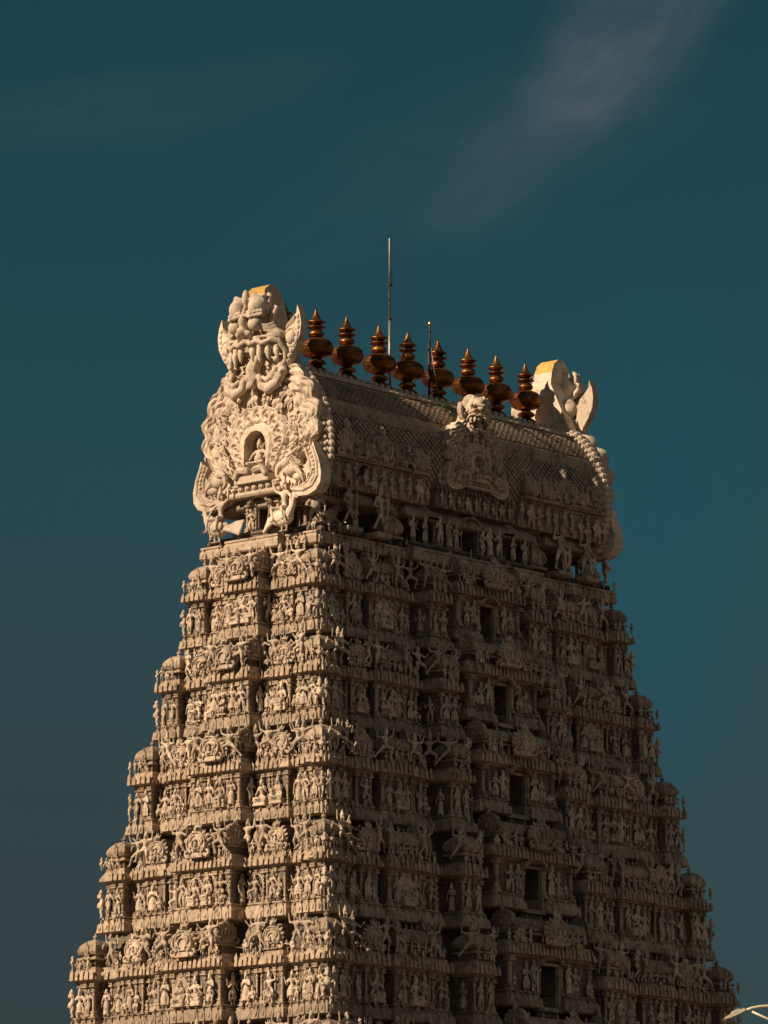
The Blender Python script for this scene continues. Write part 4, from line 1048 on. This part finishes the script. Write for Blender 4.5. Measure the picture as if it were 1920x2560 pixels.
def fang(l=.55, r=.11):
    b = MB(); pts = [(0, 0, 0), (0, -.05, -l*.4), (.0, -.03, -l*.75), (.0, .02, -l)]
    b.tube(pts, [r, r*1.05, r*.6, .01], 10); b.ball((0, 0, .02), (r*1.25, r*1.2, r*.9), None, 10, 7); return b.mesh('fang', M_CREAM, True)
FANG = fang()
def ear(s):
    b = MB(); Z = 42.4
    o = [(1.15, 1.0), (1.3, 1.35), (1.35, 1.8), (1.5, 2.25), (1.8, 2.5), (2.02, 2.75), (2.08, 3.15), (2.24, 2.75), (2.32, 2.25), (2.25, 1.7), (2.0, 1.2), (1.7, .8), (1.55, .4), (1.3, .2), (1.15, .5)]
    b.prism([(s*(1.15+(x-1.15)*.84), Z+.28+(z-.2)*.80) for x, z in o], -.20, .12, None)
    b.ball((s*1.62, -.22, Z+1.44), (.24, .15, .26), None, 14, 9)
    b.chain([(s*(1.62+.33*cos(a)), -.2, Z+1.44+.35*sin(a)) for a in [i*pi/8 for i in range(17)]], .05, None, 6)
    for i in range(9):
        q = [(2.12, 2.6), (2.17, 2.2), (2.1, 1.75), (1.9, 1.3), (1.66, .92), (1.5, .55)]; t = i/8*4.999; k_i = int(t); f_ = t-k_i; b.ball((s*(1.15+(q[k_i][0]+(q[k_i+1][0]-q[k_i][0])*f_-1.15)*.84), -.2, Z+.28+(q[k_i][1]+(q[k_i+1][1]-q[k_i][1])*f_-.2)*.80), (.08, .07, .10), None, 8, 6)
    for k in range(5): b.chain([(s*(1.42+.08*k), -.2, Z+1.85+.04*k), (s*(1.52+.08*k), -.24, Z+1.96+.06*k), (s*(1.6+.07*k), -.2, Z+1.94+.08*k)], .045, None, 6)
    return b.mesh('ear', M_CREAM)
EARS = [ear(-1), ear(1)]
def tongue_curl():
    """thick slab behind the head, rolled over at the top; ochre paint on its broad faces"""
    b = MB(); Z = 42.4
    o = [(.45, -.4), (.72, .8), (.80, 1.8), (.80, 2.6), (.66, 3.1), (.50, 3.48), (.22, 3.68), (-.10, 3.66), (-.36, 3.46), (-.42, 3.2), (-.36, 2.98), (-.18, 3.02), (-.06, 2.9), (.02, 2.55), (.1, 1.8), (.05, -.4)]
    vs = []; n = len(o)
    hw = [1.75, 1.3, .76, .50, .46, .44, .44, .44, .44, .44, .44, .44, .46, .5, .76, 1.75]
    for sx in (-1, 1): vs += [(sx*hw[i], y, Z+z) for i, (y, z) in enumerate(o)]
    b.add(vs, [tuple(range(n)), tuple(range(n, 2*n))[::-1]])
    for i in range(n):
        k = (i+1) % n
        b.add([vs[i], vs[n+i], vs[n+k], vs[k]], [(0, 1, 2, 3)], None, 1 if i in (6, 7, 8, 9, 3, 4, 5) and o[i][1] > 3 else 0)
    return b.mesh('crest_curl', [M_CREAM, M_OCHRE])
CURL = tongue_curl()
NICHE_FIG = figure('niche_figure', [(-1, (-.27, -.02, .5), (-.3, -.12, .34)), (1, (.27, -.02, .5), (.28, -.12, .36))],
    [(-1, (-.3, -.25, .2), (.1, -.32, .16)), (1, (.3, -.25, .2), (-.1, -.38, .16))], pel=(0, 0, .24), chest=(0, 0, .52), head=(0, -.015, .74), stout=1.25, hs=1.2, female=True, voxel=.018, mat=M_CREAM)
def monster_gable(M, hs=1.0, dark=None):
    g = link('horseshoe_gable', PLATE, tower, M); HM = T((0, 0, 42.5)) @ SC(hs) @ T((0, 0, -42.5))
    for w_ in WINGS: link('wing_scroll', w_, g)
    tag(link('climbing_figures', CROWD, g), kind='stuff')
    link('monster_mask', MASK, g, HM)
    for s in (-1, 1):
        link('eyeball', EYE, g, HM @ T((s*.50, -.98, 42.4+1.97)))
        link('ear', EARS[0 if s < 0 else 1], g, HM)
        for x, y, z, l, rz in ((.30, -.85, 1.15, 1.0, 0), (.60, -.80, 1.12, 1.15, .1), (.90, -.68, 1.12, 1.0, .2), (1.15, -.48, 1.08, .8, .3)):
            link('fang', FANG, g, HM @ T((s*x, y, 42.4+z)) @ Matrix.Rotation(-s*rz*.6, 4, 'Y') @ SC(1, 1, l*1.05))
    link('crest_curl', CURL, g, HM)
    link('niche_figure', NICHE_FIG, g, T((0, -.12, 38.98)) @ SC(1.25))
    st = MB(); st.box(-.85, .85, -.62, .3, 38.45, 38.72); st.box(-.7, .7, -.52, .3, 38.72, 38.98); st.sq(0, .1, 1.25, .5, [(0, 37.98), (.05, 38.05), (.05, 38.15), (-.05, 38.2), (-.05, 38.36), (.02, 38.4), (.02, 38.46)])
    for i in range(7): st.ball((-1.05+.35*i, -.42, 38.28), (.13, .1, .1), None, 8, 6)
    for s in (-1, 1): st.chain([(s*.2, -.6, 38.9), (s*.62, -.66, 38.95), (s*.75, -.66, 38.7)], [.15, .13, .1])
    link('niche_seat', st.mesh('niche_seat', M_CREAM), g)
    if dark:
        for o in [g]+[c for c in bpy.data.objects if c.parent == g]:
            o.material_slots[0].link = 'OBJECT'; o.material_slots[0].material = dark
    return g
GX = 8.62
monster_gable(RZ(-pi/2) @ T((0, -GX, 0)))
monster_gable(RZ(pi/2) @ T((0, -GX, 0)))
# smaller gable in the middle of the long side: scaled about its foot
k_ = .56
monster_gable(T((0, -3.05, 38.95)) @ SC(k_, .8, .53) @ T((0, 0, -37.7)), .72, M_FIG)
hb = MB()
hb.prism([(x*k_*.93, 38.95+(z-37.7)*.53) for x, z in RHALF]+[(-x*k_*.93, 38.95+(z-37.7)*.53) for x, z in RHALF[::-1]], -2.9, -1.2)
link('gable_body', hb.mesh('gable_body', M_STUCCO), roof)
# ------------------------------------------------------------------ hand the collected parts out
for kind, lst in REG.items():
    def size(e):
        me, M, par = e; p = M.translation; x, y = project(p)
        ins = -60 < x < 1980 and -60 < y < 2700
        sc_ = sum(M.to_scale())/3 * (1.0 if ins else .01)
        toward = (CAM-p).normalized(); return -sc_*(1 if (M.to_3x3() @ Vector((0, -1, 0))).dot(toward) > -.2 else .2)
    lst.sort(key=size)
    for me, M, par in lst[:100]: link(kind, me, par, M)
    if len(lst) > 100:
        b = MB()
        for me, M, par in lst[100:]: addmesh(b, me, M)
        tag(link(kind, b.mesh(kind+'_rest', M_FIG if 'figure' in kind or 'plaque' in kind or 'dwarf' in kind else M_STUCCO, kind not in ('pilaster', 'gable_plaque', 'pavilion_dome', 'wagon_roof', 'corner_dome')), tower), kind='stuff')

# ------------------------------------------------------------------ finials
def finial_parts():
    f = MB(); f.lathe(0, 0, [(.56, 0), (.55, .06), (.46, .20), (.30, .32), (.22, .37), (.20, .42)], 28)
    r1 = MB(); r1.lathe(0, 0, [(.20, .40), (.30, .45), (.36, .52), (.30, .60), (.18, .66), (.18, .72)], 28)
    p = MB(); p.lathe(0, 0, [(.18, .70), (.38, .76), (.56, .86), (.645, 1.02), (.64, 1.10), (.665, 1.115), (.665, 1.135), (.64, 1.15), (.61, 1.28), (.50, 1.39), (.36, 1.46), (.18, 1.50), (.16, 1.55)], 32)
    r2 = MB(); r2.lathe(0, 0, [(.16, 1.53), (.28, 1.57), (.31, 1.65), (.27, 1.74), (.19, 1.79), (.19, 1.83), (.24, 1.85), (.36, 1.90), (.37, 1.915), (.25, 1.94), (.19, 1.97), (.19, 2.05)], 28)
    s = MB(); s.lathe(0, 0, [(.19, 2.03), (.26, 2.06), (.35, 2.10), (.36, 2.12), (.25, 2.18), (.17, 2.27), (.10, 2.42), (.04, 2.58), (.012, 2.70)], 28)
    out = []
    for n, b in (('foot', f), ('lower_ring', r1), ('pot', p), ('disc', r2), ('spire', s)):
        me = b.mesh(n, M_GOLD if n == 'spire' else M_COPPER); me.polygons.foreach_set('use_smooth', [True]*len(me.polygons)); out.append((n, me))
    return out
FP = finial_parts()
FX = [-7.48, -5.58, -3.85, -1.98, -.34, 1.47, 3.31, 5.03, 6.89]
FLAB = ['copper pot finial half hidden behind the ear of the front monster mask', 'brightest golden copper finial, just right of the front mask ear',
        'copper pot finial third from the front mask, left of the tall mast by two', 'copper pot finial touching the tall steel mast on its left side',
        'dark copper finial just right of the tall steel mast', 'dark copper finial standing right behind the short iron rod',
        'copper finial half hidden by the small monster head in mid roof', 'copper finial just right of the small monster head in mid roof', 'copper pot finial in front of the white back of the far mask']
FLAB[2] = 'copper pot finial second to the left of the tall steel mast'
for i, x in enumerate(FX):
    e = empty('pot_finial', (x, 0, 43.10))
    e.rotation_euler = (rng.uniform(-.012, .012), rng.uniform(-.012, .012), rng.uniform(0, 6)); tag(e, FLAB[i], 'finial', 'row of copper finials on the roof ridge')
    for n, me in FP: link(n, me, e)

# ------------------------------------------------------------------ mast, rod, bird, weeds, cables
mast = empty('mast', (-1.2, .15, 43.15)); tag(mast, 'tall thin steel mast rising above the finials on the roof ridge', 'mast')
b = MB(); b.tube([(0, 0, 0), (0, 0, 3.0)], .055, 10); link('lower_tube', b.mesh('lower_tube', M_STEEL, True), mast)
b = MB(); b.tube([(0, 0, 2.9), (0, 0, 6.2), (0, 0, 6.26)], [.042, .038, .015], 10); link('upper_tube', b.mesh('upper_tube', M_STEEL, True), mast)
b = MB(); b.lathe(0, 0, [(.06, 4.3), (.10, 4.32), (.10, 4.38), (.06, 4.4)], 8); b.lathe(0, 0, [(.07, 2.95), (.09, 2.97), (.09, 3.03), (.06, 3.05)], 8); link('clamp', b.mesh('clamp', M_IRON), mast)
b = MB(); b.tube([(-.02, -.05, 5.0), (-.1, -.05, 4.6), (-.09, -.04, 4.1), (-.13, -.04, 3.8), (-.05, -.04, 3.7)], .012, 5); b.tube([(.03, -.05, 5.0), (.09, -.05, 4.6), (.08, -.04, 4.4)], .012, 5); link('wire', b.mesh('wire', M_IRON), mast)
rod = empty('iron_rod', (.87, -.1, 43.15)); tag(rod, 'short dark iron rod with a gilded bead, among the finials right of the mast', 'rod')
b = MB(); b.tube([(0, 0, 0), (.03, 0, 3.05)], .035, 8); b.tube([(-.045, 0, .0), (-.02, 0, 2.5)], .04, 8); link('shaft', b.mesh('shaft', M_IRON, True), rod)
b = MB(); b.tube([(-.14, 0, 2.1), (.14, 0, 2.1)], .025, 6); b.tube([(-.13, 0, 1.25), (.06, 0, 1.25)], .025, 6); b.lathe(.03, 0, [(.03, 2.78), (.07, 2.8), (.03, 2.83)], 8); link('bracket', b.mesh('bracket', M_IRON), rod)
b = MB(); b.lathe(.03, 0, [(.02, 3.02), (.065, 3.08), (.075, 3.15), (.04, 3.22), (.006, 3.28)], 12); link('bead', b.mesh('bead', material('gilt_bead', (.65, .42, .1), (.6, .36, .08), None, 5, rough=.3, bump=0, metal=.9), True), rod)
def unproj(px, py, axis, c):
    v = FWD + RGT*(px-960)/12500 - UPV*(py-1280)/12500; t = (c-CAM[axis])/v[axis]; return CAM+v*t
p = unproj(903, 1178, 1, -3.55)
bd = MB(); bd.ball((0, 0, .22), (.10, .12, .19)); bd.ball((.05, -.02, .42), (.075, .08, .075)); bd.cap((0, 0, .28), (.04, -.01, .40), .09, .07)
bd.cap((-.05, .02, .12), (-.2, .04, -.08), .07, .03); bd.cone((.11, -.03, .42), (.19, -.05, .40), .022, .004)
crow = link('perched_crow', bd.mesh('perched_crow', M_FEATHER, True, .012), None, T(p-Vector((0, 0, .2))) @ Matrix.Rotation(.25, 4, 'Y'))
tag(crow, 'small black bird perched on the shaded roof shrines left of mid roof', 'bird')
bb = MB(); bb.ball((.075, -.05, .2), (.04, .06, .11)); link('breast', bb.mesh('breast', M_BREAST, True), crow)
bb = MB()
for s in (-1, 1): bb.cap((.02+.03*s, -.03, .06), (.02+.03*s, -.04, -.05), .01)
link('legs', bb.mesh('legs', M_IRON), crow)
wd = MB(); wr = random.Random(8)
p0 = unproj(1108, 1030, 1, -1.9)
for i in range(46):
    q = p0+Vector((wr.uniform(-.12, .12)+.012*i, wr.uniform(-.1, .1)-.012*i, -.018*i+.3+wr.uniform(-.12, .12)))
    d = Vector((wr.uniform(-1, 1), wr.uniform(-1, .1), wr.uniform(-.4, 1))).normalized()*wr.uniform(.1, .24); s = d.cross(Vector((.3, .9, .2))).normalized()*.028
    wd.add([q-s*.4, q+s*.4, q+d*.6+s, q+d, q+d*.6-s], [(0, 1, 2, 3, 4)])
weed = empty('weed', p0); tag(weed, 'straggly green weed growing down the roof crest left of the small monster head', 'plant')
link('leaves', wd.mesh('leaves', M_LEAF), weed, T(-p0))
wd = MB(); wd.tube([p0+Vector((-.1, .1, .35)), p0+Vector((.2, -.15, 0)), p0+Vector((.5, -.5, -.5))], .012, 5); link('stem', wd.mesh('stem', M_LEAF), weed, T(-p0))
def cable(name, pts, r, label):
    P_ = [unproj(*q) for q in pts]; out = []
    for i in range(len(P_)-1):
        for k in range(8):
            t = k/8; out.append(P_[i].lerp(P_[i+1], t)-Vector((0, 0, .03*sin(pi*t))))
    out.append(P_[-1]); o0 = out[0].copy(); b = MB(); b.tube([p_-o0 for p_ in out], r, 5)
    return tag(link(name, b.mesh(name, M_CABLE, True), None, T(o0)), label, 'cable')
cable('hanging_cable', [(1385, 1880, 1, -6.2), (1412, 2060, 1, -6.9), (1448, 2240, 1, -7.6), (1486, 2420, 1, -8.3), (1515, 2590, 1, -9.0)], .028, 'thicker cable hanging slantwise down the shaded face at lower right')
cable('hanging_cable', [(1262, 1280, 1, -4.0), (1283, 1430, 1, -4.6), (1315, 1640, 1, -5.4), (1345, 1790, 1, -6.0), (1380, 1960, 1, -6.6), (1420, 2140, 1, -7.2), (1455, 2330, 1, -7.9)], .011, 'long thin cable hanging from the roof eave to mid face, right of the windows')
w0 = unproj(1078, 870, 1, -.72); b = MB(); b.tube([Vector((0, 0, 0)), Vector((.12, -.05, -.9)), Vector((.35, -.15, -2.0))], .016, 5)
tag(link('dangling_wire', b.mesh('dangling_wire', M_STEEL, True), None, T(w0)), 'short pale wire dangling down the finial behind the iron rod', 'wire')
w0 = unproj(1325, 1053, 1, -.6); b = MB(); b.tube([Vector((0, 0, 0)), Vector((1.0, 0, -.1))], .03, 6)
tag(link('loose_bar', b.mesh('loose_bar', M_IRON, True), None, T(w0)), 'short dark bar lying on the ridge beside the farthest finial', 'bar')

# ------------------------------------------------------------------ street lamp (between the camera and the tower)
def ray_at(px, py, dist): v = FWD + RGT*(px-960)/12500 - UPV*(py-1280)/12500; return CAM+v*dist
LD = 128.0
hd = ray_at(1838, 2534, LD)
lamp = empty('street_lamp', (0, 0, 0)); X_ = RGT.copy(); X_.z = 0; X_.normalize(); Yv = Vector((0, 0, 1)).cross(X_)
base = hd+X_*2.6; base.z = 0; lamp.location = base
tag(lamp, 'cream street lamp head on a curved arm reaching in at the lower right edge', 'street lamp')
basis = Matrix((( X_.x, Yv.x, 0, 0), (X_.y, Yv.y, 0, 0), (0, 0, 1, 0), (0, 0, 0, 1)))
H = hd.z
b = MB(); b.tube([(0, 0, 0), (0, 0, H-.9)], .09, 12); b.lathe(0, 0, [(.2, 0), (.2, .05), (.13, .1), (.13, 1.0), (.09, 1.1)], 12); link('pole', b.mesh('pole', M_LAMP, True), lamp, basis)
def lp(px, py): q = ray_at(px, py, LD)-hd; return (q.dot(X_)-2.6, 0, H+q.z)
b = MB(); b.tube([lp(1862, 2527), lp(1880, 2520), lp(1900, 2516), lp(1920, 2515), lp(1945, 2517), lp(1985, 2530), (-.25, 0, H-.45), (0, 0, H-.95)], .040, 12); link('arm', b.mesh('arm', M_LAMP, True), lamp, basis)
b = MB(); b.tube([lp(1880, 2529), lp(1925, 2550), lp(1990, 2585), (0, 0, H-1.2)], .028, 10); link('brace', b.mesh('brace', M_LAMP, True), lamp, basis)
M = basis @ T((-2.6, 0, H)) @ Matrix.Rotation(radians(-21), 4, 'Y')
b = MB()
o = [(-.34, -.045), (-.26, .01), (-.10, .035), (-.08, .075), (.12, .085), (.16, .05), (.27, .045), (.27, -.03), (.0, -.055), (-.2, -.06)]
b.prism(o, -.13, .13, None, bevel=.02); b.box(-.06, .1, -.135, .135, .02, .06)
link('housing', b.mesh('housing', M_LAMP), lamp, M)
b = MB(); b.box(-.28, .02, -.1, .1, -.075, -.045); link('lens', b.mesh('lens', M_LENS), lamp, M)

# ------------------------------------------------------------------ ground
b = MB(); b.add([(-3000, -3000, 0), (3000, -3000, 0), (3000, 3000, 0), (-3000, 3000, 0)], [(0, 1, 2, 3)])
tag(link('ground', b.mesh('ground', M_GROUND)), kind='structure')
print('objects', len(bpy.data.objects), 'faces', sum(len(o.data.polygons) for o in bpy.data.objects if o.type == 'MESH'))
